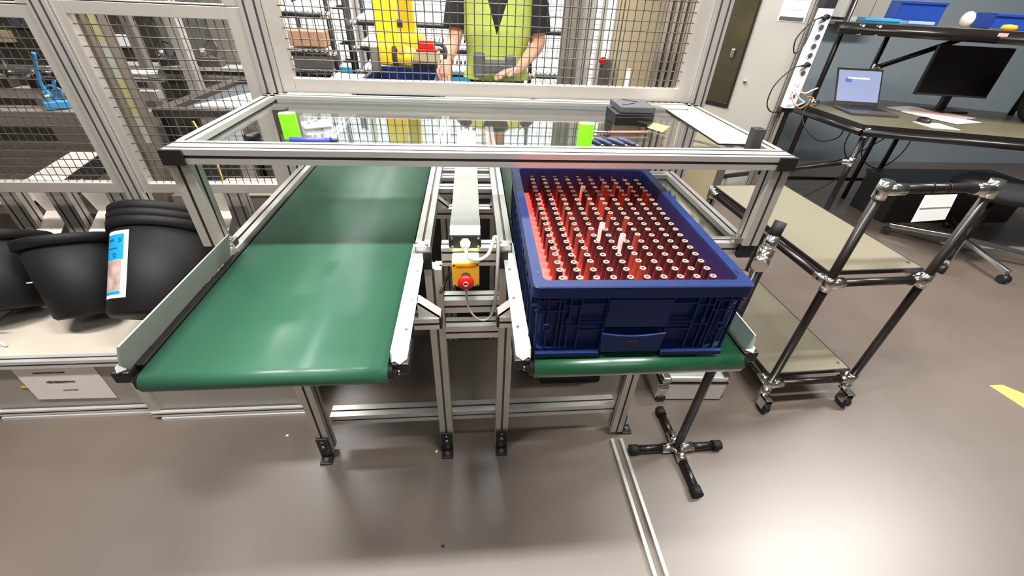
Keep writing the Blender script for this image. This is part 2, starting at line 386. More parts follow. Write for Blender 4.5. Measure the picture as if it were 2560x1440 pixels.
guard_panel(-0.63, 0.802, 1.108, 1.95, 'wide mesh fence panel in front of the yellow robot and worker', rails=(0.042, 0.052, 0.044, 0.045))

t = thing('light_block_panel', 'dark grey sheet added to block rear light below both belts', 'panel', (0.09, 1.64, 0))  # added sheet keeping rear lamp light off the floor under the belts
obj('sheet', MB().b2((-0.64, 1.635, 0.01), (0.80, 1.645, 0.775)), 'light_block', t)
obj('bottom_rail', MB().b2((-0.64, 1.625, 0.0), (0.80, 1.635, 0.04)), 'alu_frame', t)
# ================================================================ CONVEYORS
ZB = 0.84
def belt_conveyor(x0, x1, label, green, guide_left_h, guide_right_h, outer, yr):
    yf, r = 0.568, 0.021
    xc = (x0 + x1) / 2
    t = thing('belt_conveyor', label, 'conveyor', (xc, 1.78, ZB - 2 * r), 0, 'green belt conveyors')
    b = MB(); prof = []
    for k in range(17): a = PI / 2 + PI * k / 16; prof.append((yf + r * math.cos(a), ZB - r + r * math.sin(a)))
    for k in range(17): a = -PI / 2 + PI * k / 16; prof.append((yr + r * math.cos(a), ZB - r + r * math.sin(a)))
    th = 0.002; n = len(prof)
    vo = [(x0, y, z) for y, z in prof] + [(x1, y, z) for y, z in prof]
    b.add(vo, [(i, (i + 1) % n, n + (i + 1) % n, n + i) for i in range(n)], 0, True)
    inn = [(y + (0.002 if y < 1 else -0.002), ZB - r + (z - ZB + r) * (r - th) / r) for y, z in prof]
    vi = [(x0, y, z) for y, z in inn] + [(x1, y, z) for y, z in inn]
    b.add(vi, [(i, (i + 1) % n, n + (i + 1) % n, n + i) for i in range(n)], 0, True)
    b.add([(x0, y, z) for y, z in prof] + [(x0, y, z) for y, z in inn], [(i, (i + 1) % n, n + (i + 1) % n, n + i) for i in range(n)])
    b.add([(x1, y, z) for y, z in prof] + [(x1, y, z) for y, z in inn], [(i, (i + 1) % n, n + (i + 1) % n, n + i) for i in range(n)])
    obj('belt', b, green, t)
    ro = MB().cyl((x0 - 0.008, yf, ZB - r), (x1 + 0.008, yf, ZB - r), r - 0.004, n=24).cyl((x0 - 0.016, yf, ZB - r), (x1 + 0.016, yf, ZB - r), 0.009, n=12)
    rl = obj('end_roller', ro, 'black', t)
    obj('axle_screw', MB().cyl((x0 - 0.02, yf, ZB - r), (x0 - 0.016, yf, ZB - r), 0.006), 'steel', rl); obj('axle_screw', MB().cyl((x1 + 0.016, yf, ZB - r), (x1 + 0.020, yf, ZB - r), 0.006), 'steel', rl)
    obj('slide_bed', MB().b2((x0 + 0.01, yf + 0.03, ZB - 0.030), (x1 - 0.01, yr - 0.03, ZB - 0.006)), 'alu', t)
    for s, xe in ((-1, x0), (1, x1)):
        # black side plate under the guide
        obj('side_plate', MB().b2((xe + s * 0.004, 0.585, ZB - 0.038), (xe + s * 0.0195, yr - 0.05, ZB + 0.0015)), 'black', t, bevel=0.001)
        hgt = guide_left_h if s < 0 else guide_right_h
        tall = hgt > 0.05; xa = xe + s * (0.021 if tall else 0.008); ln = (lambda z: -s * 0.016 * (z - ZB) / 0.06) if tall else (lambda z: 0.0)
        g = MB(); th2 = 0.004 if tall else 0.0025
        y0, y1 = 0.562, 0.965
        out = [(y0 + 0.012, ZB + 0.003), (y1, ZB + 0.003), (y1, ZB + 0.003 + hgt), (y0 + 0.004, ZB + 0.003 + hgt), (y0 - 0.003, ZB + hgt * 0.45)]
        g.add([(xa + ln(z), y, z) for y, z in out] + [(xa + s * th2 + ln(z), y, z) for y, z in out], [tuple(range(5)), tuple(range(9, 4, -1))] + [(i, (i + 1) % 5, 5 + (i + 1) % 5, 5 + i) for i in range(5)])
        fl = [(xa, y0 + 0.012), (xa, y1), (xa + s * 0.026, y1), (xa + s * 0.026, y0 + 0.016), (xa + s * 0.014, y0 + 0.002)]
        if s < 0: fl = fl[::-1]
        g.prism(fl, ZB + 0.001, ZB + 0.0035)
        go = obj('guide_rail', g, 'plate' if hgt > 0.05 else 'alu_white', t)
        for yy in (0.66, 0.76, 0.88): obj('guide_screw', MB().cyl((xa + s * 0.015, yy, ZB + 0.0035), (xa + s * 0.015, yy, ZB + 0.006), 0.0035, n=8), 'steel', go)
        obj('end_cap', MB().prism([(xa - s * 0.002, 0.566), (xa + s * 0.03, 0.566), (xa + s * 0.03, 0.64), (xa - s * 0.002, 0.64)][::s], ZB - 0.026, ZB + 0.0005), 'black', t, bevel=0.003)
        # rear slotted rail and joining block
        xr = xe + s * (0.026 if outer != s else 0.030)
        obj('rear_rail', MB().profile((xr, 0.985, ZB - 0.008), (xr, yr - 0.02, ZB - 0.008), 0.040, 0.040), ['alu', 'groove'], t)
        jb = MB().b2((xr - 0.016, 0.972, ZB - 0.012), (xr + 0.016, 1.004, ZB + 0.020))
        jo = obj('joint_block', jb, 'alu', t, bevel=0.002)
        obj('joint_screw', MB().cyl((xr - 0.014, 0.99, ZB + 0.0195), (xr - 0.014, 0.99, ZB + 0.0235), 0.004, n=8).cyl((xr + 0.013, 0.978, ZB + 0.0195), (xr + 0.013, 0.978, ZB + 0.024), 0.004, n=8), 'steel', jo)
    return t
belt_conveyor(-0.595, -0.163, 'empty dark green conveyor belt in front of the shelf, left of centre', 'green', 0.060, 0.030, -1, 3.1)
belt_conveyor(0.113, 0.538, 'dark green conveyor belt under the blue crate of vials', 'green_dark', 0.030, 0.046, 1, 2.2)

# ---------------------------------------------------------------- conveyor stand
st = thing('conveyor_stand', 'slotted aluminium stand carrying both green belts, with black floor feet', 'stand', (0, 0.95, 0))
def leg(x, y, z1, toe, side=False, w=0.045):
    lg = obj('leg', MB().profile((x, y, 0.022), (x, y, z1), w, w, (0, 1, 0)), ['alu_frame', 'groove'], st)
    f = MB()
    if not side:
        yf = y - w / 2
        f.b2((x - 0.021, yf - 0.007, 0.004), (x + 0.021, yf - 0.0005, 0.115)); f.b2((x - 0.021, yf - 0.034, 0.0), (x + 0.021, yf - 0.0005, 0.009))
        fo = obj('foot_bracket', f, 'black', lg, bevel=0.002)
        obj('bracket_screw', MB().cyl((x, yf - 0.007, 0.075), (x, yf - 0.012, 0.075), 0.006, n=10).cyl((x, yf - 0.007, 0.1), (x, yf - 0.0105, 0.1), 0.004, n=10).cyl((x, yf - 0.02, 0.009), (x, yf - 0.02, 0.014), 0.008, n=10), 'steel', fo if False else lg)
    else:
        xf = x + w / 2
        f.b2((xf + 0.0005, y - 0.021, 0.004), (xf + 0.007, y + 0.021, 0.115)); f.b2((xf + 0.0005, y - 0.021, 0.0), (xf + 0.044, y + 0.021, 0.009))
        obj('foot_bracket', f, 'black', lg, bevel=0.002)
        obj('bracket_screw', MB().cyl((xf + 0.028, y, 0.009), (xf + 0.028, y, 0.014), 0.008, n=10), 'steel', lg)
LY = 0.955
leg(-0.108, LY, 0.812, 1); leg(0.092, LY, 0.812, 1); leg(-0.542, 0.955, 0.775, 1); leg(0.548, 0.985, 0.775, 1, True)
obj('crossbeam', MB().profile((-0.085, 0.979, 0.836), (0.070, 0.979, 0.836), 0.045, 0.055, nh=2), ['alu', 'groove'], st)
obj('crossbeam', MB().profile((-0.085, LY + 0.01, 0.680), (0.070, LY + 0.01, 0.680), 0.045, 0.045), ['alu', 'groove'], st)
obj('crossbeam', MB().profile((-0.085, LY, 0.590), (0.070, LY, 0.590), 0.045, 0.045), ['alu', 'groove'], st)
obj('crossbeam', MB().profile((-0.520, 1.012, 0.135), (0.526, 1.012, 0.135), 0.050, 0.045), ['alu', 'groove'], st)
obj('crossbeam', MB().profile((-0.59, 0.93, 0.775), (-0.16, 0.93, 0.775), 0.045, 0.045), ['alu', 'groove'], st)
obj('crossbeam', MB().profile((0.115, 0.93, 0.775), (0.53, 0.93, 0.775), 0.045, 0.045), ['alu', 'groove'], st)
def gusset(xw, s, y, z, L, th=0.028):
    """die-cast triangle bracket: vertical side at xw, foot reaching inward (direction s)"""
    g = MB()
    pts = [(0, 0), (L, 0), (L, 0.004), (0.004, L * 0.9), (0, L * 0.9)]
    for yy in (y - th / 2, y + th / 2 - 0.003):
        vs = [(xw + s * a, yy, z + b) for a, b in pts] + [(xw + s * a, yy + 0.003, z + b) for a, b in pts]
        g.add(vs, [tuple(range(5)), tuple(range(9, 4, -1))] + [(i, (i + 1) % 5, 5 + (i + 1) % 5, 5 + i) for i in range(5)])
    g.add([(xw + s * L, y - th / 2, z + 0.003), (xw + s * L, y + th / 2, z + 0.003), (xw + s * 0.003, y + th / 2, z + L * 0.9), (xw + s * 0.003, y - th / 2, z + L * 0.9),
           (xw + s * (L - 0.004), y - th / 2, z), (xw + s * (L - 0.004), y + th / 2, z), (xw, y + th / 2, z + L * 0.9 - 0.004), (xw, y - th / 2, z + L * 0.9 - 0.004)],
          [(0, 1, 2, 3), (7, 6, 5, 4), (0, 3, 7, 4), (1, 5, 6, 2), (0, 4, 5, 1), (2, 6, 7, 3)])
    return g
for s, xw in ((1, -0.128), (-1, 0.104)):
    # front stub arm under the guide, with its gusset
    st_ = obj('stub_arm', MB().profile((xw - s * 0.012, 0.765, 0.782), (xw + s * 0.046, 0.765, 0.782), 0.034, 0.032), ['alu', 'groove'], st)
    obj('stub_cap', MB().b2((xw + s * 0.046, 0.750, 0.766), (xw + s * 0.052, 0.780, 0.798)), 'black', st_)
    obj('gusset', gusset(xw, s, 0.765, 0.799, 0.050), 'alu_white', st)
    obj('gusset', gusset(xw - s * 0.004, s, 1.355, 0.80, 0.050), 'alu_white', st)
    xc_ = -0.119 if s > 0 else 0.079
    obj('corner_block', MB().b2((xc_ - 0.011, 0.928, 0.815), (xc_ + 0.011, 0.9325, 0.868)), 'black', st, bevel=0.002)
obj('crossbeam', MB().profile((-0.128, 1.355, 0.782), (0.104, 1.355, 0.782), 0.045, 0.036), ['alu', 'groove'], st)
obj('crossbeam', MB().profile((-0.128, 1.435, 0.822), (0.104, 1.435, 0.822), 0.045, 0.036), ['alu', 'groove'], st)
obj('crossbeam', MB().profile((-0.128, 1.60, 0.80), (0.104, 1.60, 0.80), 0.045, 0.036), ['alu', 'groove'], st)
obj('crossbeam', MB().profile((-0.128, 1.68, 0.80), (0.104, 1.68, 0.80), 0.045, 0.036), ['alu', 'groove'], st)
for x in (-0.108, 0.092): obj('leg', MB().profile((x, 1.56, 0.0), (x, 1.56, 0.782), 0.045, 0.045, (0, 1, 0)), ['alu_frame', 'groove'], st)
# side frame to the right, under the shelf's right post, and its clear panel
obj('side_beam', MB().profile((0.575, 1.018, 0.830), (0.765, 1.018, 0.830), 0.040, 0.040), ['alu', 'groove'], st)
obj('side_beam', MB().profile((0.575, 1.560, 0.830), (0.765, 1.560, 0.830), 0.040, 0.040), ['alu', 'groove'], st)
obj('side_beam', MB().profile((0.785, 1.000, 0.832), (0.785, 1.575, 0.832), 0.040, 0.040), ['alu', 'groove'], st)
obj('corner_cap', MB().b2((0.766, 0.982, 0.809), (0.808, 0.998, 0.851)), 'black', st, bevel=0.002)
obj('side_panel', MB().b2((0.585, 1.040, 0.826), (0.764, 1.538, 0.830)), 'acrylic', st)
obj('side_beam', MB().profile((-0.80, 1.10, 0.70), (-0.63, 1.10, 0.70), 0.040, 0.040), ['alu', 'groove'], st)

# ---------------------------------------------------------------- overhead shelf
ZT = 1.108
XL, XR = -0.679, 0.811
sh = thing('overhead_shelf', 'clear acrylic shelf in a slotted aluminium frame above both belts', 'shelf', (0.066, 1.28, ZB))
obj('front_beam', MB().profile((XL + 0.004, 1.005, ZT - 0.0165), (XR - 0.004, 1.005, ZT - 0.0165), 0.066, 0.033, nw=2), ['alu', 'groove'], sh)
for s, x in ((-1, XL), (1, XR)):
    fb = obj('side_beam', MB().profile((x - s * 0.020, 1.039, ZT - 0.0165), (x - s * 0.020, 1.572, ZT - 0.0165), 0.040, 0.033), ['alu', 'groove'], sh)
    obj('corner_cap', MB().b2((x - s * 0.046, 0.966, ZT - 0.0345), (x + s * 0.001, 0.974, ZT + 0.0005)).b2((x - s * 0.005, 0.972, ZT - 0.0345), (x + s * 0.001, 1.030, ZT + 0.0005)), 'black', sh, bevel=0.002)
    ps = obj('post', MB().profile((x - s * 0.023, 1.000, ZB + (0.012 if s > 0 else 0.022)), (x - s * 0.023, 1.000, ZT - 0.034), 0.045, 0.045, (0, 1, 0)), ['alu_frame', 'groove'], sh)
    obj('post_bracket', MB().b2((x - s * 0.070, 0.985, ZB + 0.014), (x - s * 0.047, 1.010, ZB + 0.032)).cyl((x - s * 0.058, 0.998, ZB + 0.032), (x - s * 0.058, 0.998, ZB + 0.038), 0.006, n=10), 'steel', ps, bevel=0.001)
obj('rear_beam', MB().profile((XL, 1.550, ZT - 0.0275), (XR, 1.550, ZT - 0.0275), 0.044, 0.055, nh=2, nw=1), ['alu', 'groove'], sh)
obj('acrylic_sheet', MB().b2((XL + 0.036, 1.037, ZT - 0.022), (XR - 0.036, 1.530, ZT - 0.017)), 'acrylic', sh)
obj('panel_strip', MB().b2((XL + 0.044, 1.5285, ZT - 0.017), (XR - 0.044, 1.5295, ZT + 0.0)), 'plate', sh)

# ---------------------------------------------------------------- centre duct, cable and emergency stop
t = thing('cable_duct', 'long white rectangular duct running back between the two belts', 'duct', (-0.022, 1.4, 0.866))
obj('housing', MB().b2((-0.061, 0.962, 0.867), (0.018, 1.93, 0.899)), 'duct', t, bevel=0.002)
obj('joint_sleeve', MB().b2((-0.062, 1.00, 0.867), (0.019, 1.07, 0.9005)), 'white', t, bevel=0.001)
cp = obj('end_plate', MB().b2((-0.064, 0.952, 0.866), (0.020, 0.962, 0.902)), 'black', t, bevel=0.004)
sc = MB()
for a in (-0.055, 0.013):
    for b in (0.872, 0.896): sc.cyl((a, 0.952, b), (a, 0.950, b), 0.0035, n=10)
obj('end_screw', sc, 'steel', cp)
cb = thing('power_cable', 'thick light grey cable curling from the duct end down past the stop button', 'cable', (0.02, 0.95, 0.66))
obj('gland', MB().cyl((-0.021, 0.952, 0.884), (-0.021, 0.936, 0.881), 0.014, 0.012, n=6, smooth=False).cyl((-0.021, 0.936, 0.881), (-0.021, 0.928, 0.879), 0.010, 0.008), 'white', cb)
obj('cord', MB().tube([(-0.021, 0.930, 0.879), (-0.012, 0.905, 0.866), (0.012, 0.900, 0.862), (0.036, 0.915, 0.868), (0.050, 0.945, 0.885), (0.056, 0.965, 0.892), (0.064, 0.960, 0.880), (0.062, 0.925, 0.82), (0.060, 0.920, 0.75), (0.058, 0.925, 0.70), (0.050, 0.94, 0.655)], 0.0048, 10), 'cable', cb)
c2 = thing('button_cable', 'thin grey cable looping below the yellow stop box', 'cable', (0.0, 0.94, 0.62))
obj('cord', MB().tube([(-0.021, 0.918, 0.758), (-0.020, 0.915, 0.72), (-0.012, 0.915, 0.685), (0.010, 0.915, 0.655), (0.034, 0.918, 0.65), (0.050, 0.922, 0.672), (0.056, 0.927, 0.72)], 0.003, 8), 'cable', c2)
c3 = obj('black_cable_run', MB().tube([(-0.057, 0.94, 0.80), (-0.075, 0.95, 0.77), (-0.092, 0.92, 0.745)], 0.004, 8), 'cable_black', label='short black cable between the left stand leg and the yellow box', cat='cable')
t = thing('emergency_stop', 'yellow emergency stop box with a red mushroom button', 'stop button', (-0.021, 0.925, 0.765))
obj('box', MB().b2((-0.056, 0.905, 0.780), (0.014, 0.955, 0.853)), 'yellow_white', t, bevel=0.004)
bx = obj('cover', MB().b2((-0.056, 0.899, 0.780), (0.014, 0.9055, 0.853)), 'yellow', t, bevel=0.004)
hs = MB()
for a in (-0.050, 0.009):
    for b in (0.785, 0.847): hs.cyl((a, 0.900, b), (a, 0.8985, b), 0.0028, n=8)
obj('screw_hole', hs, 'black', bx)
text('lettering', 'EMERGENCY STOP', 0.0056, (-0.0205, 0.8985, 0.8425), facing(0, -1), 'red', t)
obj('button_collar', MB().cyl((-0.021, 0.899, 0.812), (-0.021, 0.880, 0.812), 0.013), 'cloth_black', t)
bt = obj('button', MB().lathe([(0.0001, 0), (0.012, 0.0), (0.0205, 0.004), (0.0205, 0.010), (0.017, 0.014), (0.0001, 0.0155)], (-0.021, 0.880, 0.812), 24, axis='y'), 'red', t)
obj('button_ring', MB().lathe([(0.005, 0.0150), (0.0055, 0.0165), (0.0065, 0.0165), (0.007, 0.0148)], (-0.021, 0.880, 0.812), 20, axis='y'), 'glove', bt)
obj('cable_gland', MB().cyl((-0.021, 0.918, 0.776), (-0.021, 0.918, 0.760), 0.010, 0.007), 'white', t)

# ================================================================ CRATE
def crate(cx, cy, z, rz, label, group=None, detail=True, W=0.400, L=0.600, Hh=0.170, m='blue'):
    t = thing('stacking_crate', label, 'crate', (cx, cy, z), rz, group)
    b = MB(); w2, l2 = W / 2, L / 2
    b0w, b0l = w2 - 0.014, l2 - 0.014; wt = 0.004
    # outer wall, inner wall, floor
    def ring(w_, l_, zz, r=0.012, n=4):
        pts = []
        for sx_, sy_, a0 in ((1, 1, 0), (-1, 1, PI / 2), (-1, -1, PI), (1, -1, 1.5 * PI)):
            for k in range(n + 1):
                a = a0 + PI / 2 * k / n; pts.append((sx_ * (w_ - r) + r * math.cos(a), sy_ * (l_ - r) + r * math.sin(a), zz))
        return pts
    rings = [ring(b0w - 0.006, b0l - 0.006, 0.0), ring(b0w, b0l, 0.012), ring(b0w, b0l, 0.0125), ring(b0w - 0.006, b0l - 0.006, 0.013), ring(w2 - 0.012, l2 - 0.012, Hh - 0.026), ring(w2 - 0.0005, l2 - 0.0005, Hh - 0.025), ring(w2, l2, Hh - 0.002), ring(w2 - 0.002, l2 - 0.002, Hh),
             ring(w2 - 0.021, l2 - 0.021, Hh), ring(w2 - 0.022, l2 - 0.022, Hh - 0.004), ring(w2 - 0.024, l2 - 0.024, 0.010)]
    n = len(rings[0]); vs = [p for r_ in rings for p in r_]
    b.add(vs, [(j * n + i, j * n + (i + 1) % n, (j + 1) * n + (i + 1) % n, (j + 1) * n + i) for j in range(len(rings) - 1) for i in range(n)])
    b.add(rings[0], [tuple(range(n - 1, -1, -1))]); b.add(rings[-1], [tuple(range(n))])
    obj('body', b, m, t, local=True)
    if detail:
        rb = MB(); yo = -(l2 - 0.006)
        def vr(x, za, zb, d=0.007): rb.b2((x - 0.0015, yo + 0.006, za), (x + 0.0015, yo + 0.0 - d + 0.007, zb))
        def hr(xa, xb, z_, d=0.007): rb.b2((xa, yo + 0.006, z_ - 0.0015), (xb, yo - d + 0.007, z_ + 0.0015))
        for x in (-0.186, -0.168, -0.140, -0.128, 0.128, 0.140, 0.168, 0.186): vr(x, 0.012, Hh - 0.025)
        for x in (-0.148, -0.108, -0.060, 0.060, 0.108, 0.148): vr(x, 0.012, Hh - 0.025)
        for s in (-1, 1):
            a, c = sorted((s * 0.192, s * 0.140)); hr(a, c, 0.135); hr(a, c, 0.112)
            a, c = sorted((s * 0.140, s * 0.108)); hr(a, c, 0.124); hr(a, c, 0.078)
            a, c = sorted((s * 0.108, s * 0.060)); hr(a, c, 0.128); hr(a, c, 0.085); hr(a, c, 0.066)
            rb.lathe([(0.007, 0.0), (0.007, 0.004), (0.009, 0.004), (0.009, 0.0)], (s * 0.166, yo + 0.006 - 0.0045, 0.075), 16, axis='y')
            rb.b2((s * 0.125, yo + 0.004, 0.080), (s * 0.133, yo + 0.001, 0.094))
            # foot ledges between the ribs
            a, c = sorted((s * 0.186, s * 0.062)); rb.b2((a, yo - 0.008, 0.006), (c, yo + 0.006, 0.015))
        # long side ribs
        for k in range(13):
            y = -l2 + 0.03 + k * (L - 0.06) / 12
            for s in (-1, 1): rb.b2((s * (w2 - 0.014), y - 0.0015, 0.012), (s * (w2 - 0.003), y + 0.0015, Hh - 0.025))
        for s in (-1, 1): rb.b2((s * (w2 - 0.016), -l2 + 0.02, 0.111), (s * (w2 - 0.004), l2 - 0.02, 0.114))
        obj('ribs', rb, m, t, local=True)
        obj('label_panel', MB().b2((-0.059, yo + 0.004, 0.075), (0.059, yo - 0.0035, Hh - 0.030)), m, t, local=True, bevel=0.002)
        hd = MB(); hw = 0.062
        pts = [(-hw + 0.004, 0.014), (hw - 0.004, 0.014), (hw, 0.062)] + [(hw - 2 * hw * k / 10, 0.062 - 0.007 * math.sin(PI * k / 10)) for k in range(1, 10)] + [(-hw, 0.062)]
        k = len(pts); hd.add([(x, yo + 0.003, z_) for x, z_ in pts] + [(x, yo - 0.006, z_) for x, z_ in pts], [tuple(range(k)), tuple(range(2 * k - 1, k - 1, -1))] + [(i, (i + 1) % k, k + (i + 1) % k, k + i) for i in range(k)])
        hp = obj('grip_panel', hd, m, t, local=True, bevel=0.0015)
        obj('grip_slot', MB().b2((-0.012, yo - 0.0075, 0.036), (0.012, yo - 0.006, 0.043)), 'black', hp, local=True)
        for sx_ in (-1, 1):
            for sy_ in (-1, 1): obj('rim_notch', MB().b2((sx_ * (w2 - 0.012), sy_ * (l2 - 0.052), Hh - 0.002), (sx_ * (w2 - 0.016), sy_ * (l2 - 0.040), Hh + 0.0006)), 'black', t, local=True)
    return t
CR = math.radians(-1.0)
CX, CY = 0.305, 0.866
main_crate = crate(CX, CY, ZB + 0.001, CR, 'blue stacking crate full of upright vials, lit red inside')
def cl(x, y):   # crate local -> world
    return (CX + x * math.cos(CR) - y * math.sin(CR), CY + x * math.sin(CR) + y * math.cos(CR))
ins = thing('vial_insert', 'dark tray insert filling the blue crate below the vials', 'tray insert', (CX, CY, ZB + 0.012), CR)
obj('plate', MB().b2((-0.173, -0.273, 0.0), (0.173, 0.273, 0.087)), 'black', ins, local=True)
ZI = ZB + 0.102
# glowing inspection panel lying on the insert, ending short of the crate's rear wall
lt = thing('light_panel', 'glowing red light panel under the vials in the blue crate', 'light', (CX, CY, ZB + 0.0995), CR)
M['glow'] = mat('glowing_red_panel', (255, 90, 84), 0.4, 0, 0.01, emit=(255, 52, 46), estr=2.4)
obj('panel', MB().b2((-0.1725, -0.272, 0.0), (0.1725, 0.2700, 0.0022)), 'glow', lt, local=True)
# vials: ten to a row, twenty rows
def vial(kind, h):
    body, = ({'dark': 'vial_dark', 'red': 'vial_red_lit', 'white': 'vial_white'}[kind],)
    t = thing('vial', '', 'vial', (0, 0, 0), 0, 'vials in the blue crate')
    rb_ = 0.0080
    v = MB().lathe([(0.0001, 0.0), (rb_, 0.0), (rb_, 0.004), (0.0070, 0.010), (0.0070, h * 0.75), (0.0064, h - 0.003), (0.0062, h - 0.0020), (0.0001, h - 0.0020)], (0, 0, 0), 16)
    obj('body', v, body, t, local=True)
    obj('rim', MB().lathe([(0.0058, h - 0.0024), (0.0064, h - 0.0020), (0.0064, h - 0.0002), (0.0060, h), (0.0034, h), (0.0034, h - 0.0015)], (0, 0, 0), 14), 'ring' if kind != 'white' else 'vial_white', t, local=True)
    obj('bore', MB().lathe([(0.0034, h - 0.0012), (0.0001, h - 0.0012)], (0, 0, 0), 12), 'bore', t, local=True)
    return t
protos = {}
ORD = ['first', 'second', 'third', 'fourth', 'fifth', 'sixth', 'seventh', 'eighth', 'ninth', 'tenth', 'eleventh', 'twelfth', 'thirteenth', 'fourteenth', 'fifteenth', 'sixteenth', 'seventeenth', 'eighteenth', 'nineteenth', 'twentieth']
WHITE = {(16, 4), (8, 4), (6, 5)}   # (row from front, column from left) seen standing higher
TALL = {(6, 6), (7, 3), (9, 6), (3, 5), (2, 5), (13, 5), (14, 5), (14, 9), (15, 9), (16, 8), (17, 6), (16, 6), (13, 4), (10, 5), (1, 5), (17, 7), (15, 7), (12, 5), (14, 7), (15, 6), (2, 2), (3, 0)}
X0, DX, Y0, DY = 0.1627, 0.0327, 0.6280, 0.02735
for r_ in range(20):
    for c_ in range(10):
        kind = 'dark'; h = 0.048
        if (r_, c_) in WHITE: kind, h = 'white', 0.049
        elif (r_, c_) in TALL: kind, h = 'red', 0.050
        elif c_ < 4 and (r_ * 7 + c_ * 3 + r_ * c_) % 2 == 0 and r_ < 17: kind = 'red'; h = 0.048  # left vials carry the red glow in their colour
        desc = {'white': 'white vial', 'red': 'brown vial tinted as red-lit', 'dark': 'dark brown vial'}[kind]
        lab = f'{desc}, {ORD[r_]} row from crate front, {ORD[c_]} from its left'
        k = (kind, h)
        if k not in protos: v = vial(kind, h); protos[k] = v
        else: v = dup(protos[k])
        x = X0 + c_ * (DX + r_ * 0.00004) + r_ * 0.0003; y = Y0 + r_ * DY
        v.location = (x, y, ZI + 0.0003); v.rotation_euler = (0, 0, 0); v['label'] = lab

# ================================================================ THINGS ON THE SHELF
ZS = ZT - 0.0168
def hexblock(x, y, rz, label):
    t = thing('foam_block', label, 'block', (x, y, ZS), rz, 'fluorescent blocks on the shelf')
    b = MB(); pts = [(a_ * 0.84, b_ * 0.84) for a_, b_ in ((-0.022, -0.012), (0.002, -0.019), (0.022, -0.010), (0.022, 0.010), (-0.004, 0.015), (-0.022, 0.010))]
    b.prism(pts, 0, 0.061)
    obj('body', b, 'fluo', t, local=True, bevel=0.001)
    e = MB(); e.prism([(x_ * 0.98, y_ * 0.98) for x_, y_ in pts], 0.0611, 0.0616)
    obj('top_face', e, 'yellow_white', t, local=True)
    return t
hexblock(-0.452, 1.125, 0.15, 'fluorescent green block at the left end of the shelf')
hexblock(0.292, 1.085, -0.05, 'fluorescent green block near the middle of the shelf, beside navy tools')
t = thing('foam_block', 'dark grey square block just behind the left green block', 'block', (-0.500, 1.175, ZS), 0.2)
obj('body', MB().b2((-0.500, 1.160, ZS), (-0.472, 1.186, ZS + 0.060)), 'foam', t, bevel=0.001)
t = thing('foam_block', 'black square tube standing at the right front end of the shelf', 'block', (0.748, 1.085, ZS), 0)
b = MB(); b.b2((0.742, 1.068, ZS), (0.770, 1.096, ZS + 0.058)); obj('body', b, 'foam', t, bevel=0.0015)
obj('bore', MB().b2((0.749, 1.075, ZS + 0.0575), (0.763, 1.089, ZS + 0.0585)), 'black', t)
t = thing('white_case', 'white flat handheld case lying by the left green block', 'case', (-0.425, 1.235, ZS), 0.5)
obj('shell', MB().b2((-0.036, -0.023, 0), (0.036, 0.023, 0.013)), 'white', t, local=True, bevel=0.004)
obj('key', MB().b2((-0.026, -0.012, 0.013), (-0.016, -0.002, 0.0145)), 'graphite', t, local=True)
obj('key', MB().b2((-0.004, 0.004, 0.013), (0.006, 0.012, 0.0145)), 'graphite', t, local=True)
t = thing('marker_pen', 'blue-violet marker lying in front of the left green block', 'pen', (-0.385, 1.088, ZS), 0.02)
obj('barrel', MB().cyl((-0.06, 0, 0.007), (0.035, 0, 0.007), 0.007), 'violet', t, local=True)
obj('cap', MB().cyl((0.0355, 0, 0.007), (0.052, 0, 0.007), 0.0065, 0.004), 'navy', t, local=True)
t = thing('rubber_peg', 'short black rubber peg leaning near the left front of the shelf', 'peg', (-0.55, 1.09, ZS), 0.4)
obj('body', MB().cyl((0, 0, 0.008), (0.028, 0.02, 0.008), 0.009), 'black', t, local=True)
# two dark boxes by the back rail
t = thing('small_box', 'flat dark grey box, lower of two by the back rail', 'box', (0.50, 1.36, ZS), 0.0)
obj('body', MB().b2((-0.06, -0.05, 0), (0.062, 0.06, 0.034)), 'black', t, local=True, bevel=0.002)
obj('gap_line', MB().b2((-0.058, -0.0506, 0.024), (0.06, -0.0496, 0.0255)), 'groove', t, local=True)
t = thing('small_box', 'graphite grey box with diagonal lines, resting on the darker box', 'box', (0.51, 1.37, ZS + 0.0342), 0.0)
obj('lid', MB().b2((-0.054, -0.05, 0), (0.056, 0.075, 0.018)), 'graphite', t, local=True, bevel=0.002)
gl = MB()
for a, b_ in (((-0.020, 0.062), (0.022, 0.022)), ((-0.046, -0.028), (0.004, 0.004))):
    gl.extr((a[0], a[1], 0.0185), (b_[0], b_[1], 0.0185), [(-0.0014, -0.001), (0.0014, -0.001), (0.0014, 0.001), (-0.0014, 0.001)])
obj('score_line', gl, 'black', t, local=True)
# scraper / paint brush fan
t = thing('feeler_gauge', 'black-handled gauge with brass leaves fanned out', 'gauge', (0.545, 1.29, ZS), -0.9)
obj('handle', MB().b2((-0.075, -0.016, 0.002), (0.0, 0.016, 0.016)), 'black', t, local=True, bevel=0.003)
for k in range(5):
    a = -0.28 + k * 0.14
    p = [(0.0, -0.012 + 0.006 * k), (0.055 * math.cos(a), 0.055 * math.sin(a) * 1.0 - 0.006), (0.058 * math.cos(a + .12), 0.058 * math.sin(a + .12)), (0.0, -0.006 + 0.006 * k)]
    obj('leaf', MB().prism(p, 0.003 + 0.002 * k, 0.0045 + 0.002 * k), 'brass' if k % 2 else 'yellow_white', t, local=True)
t = thing('bottle_brush', 'thin brush with a reddish handle behind the navy tools', 'brush', (0.42, 1.215, ZS), 0.06)
obj('handle', MB().cyl((-0.03, 0, 0.005), (0.095, 0, 0.005), 0.0042, 0.0048), 'copper', t, local=True)
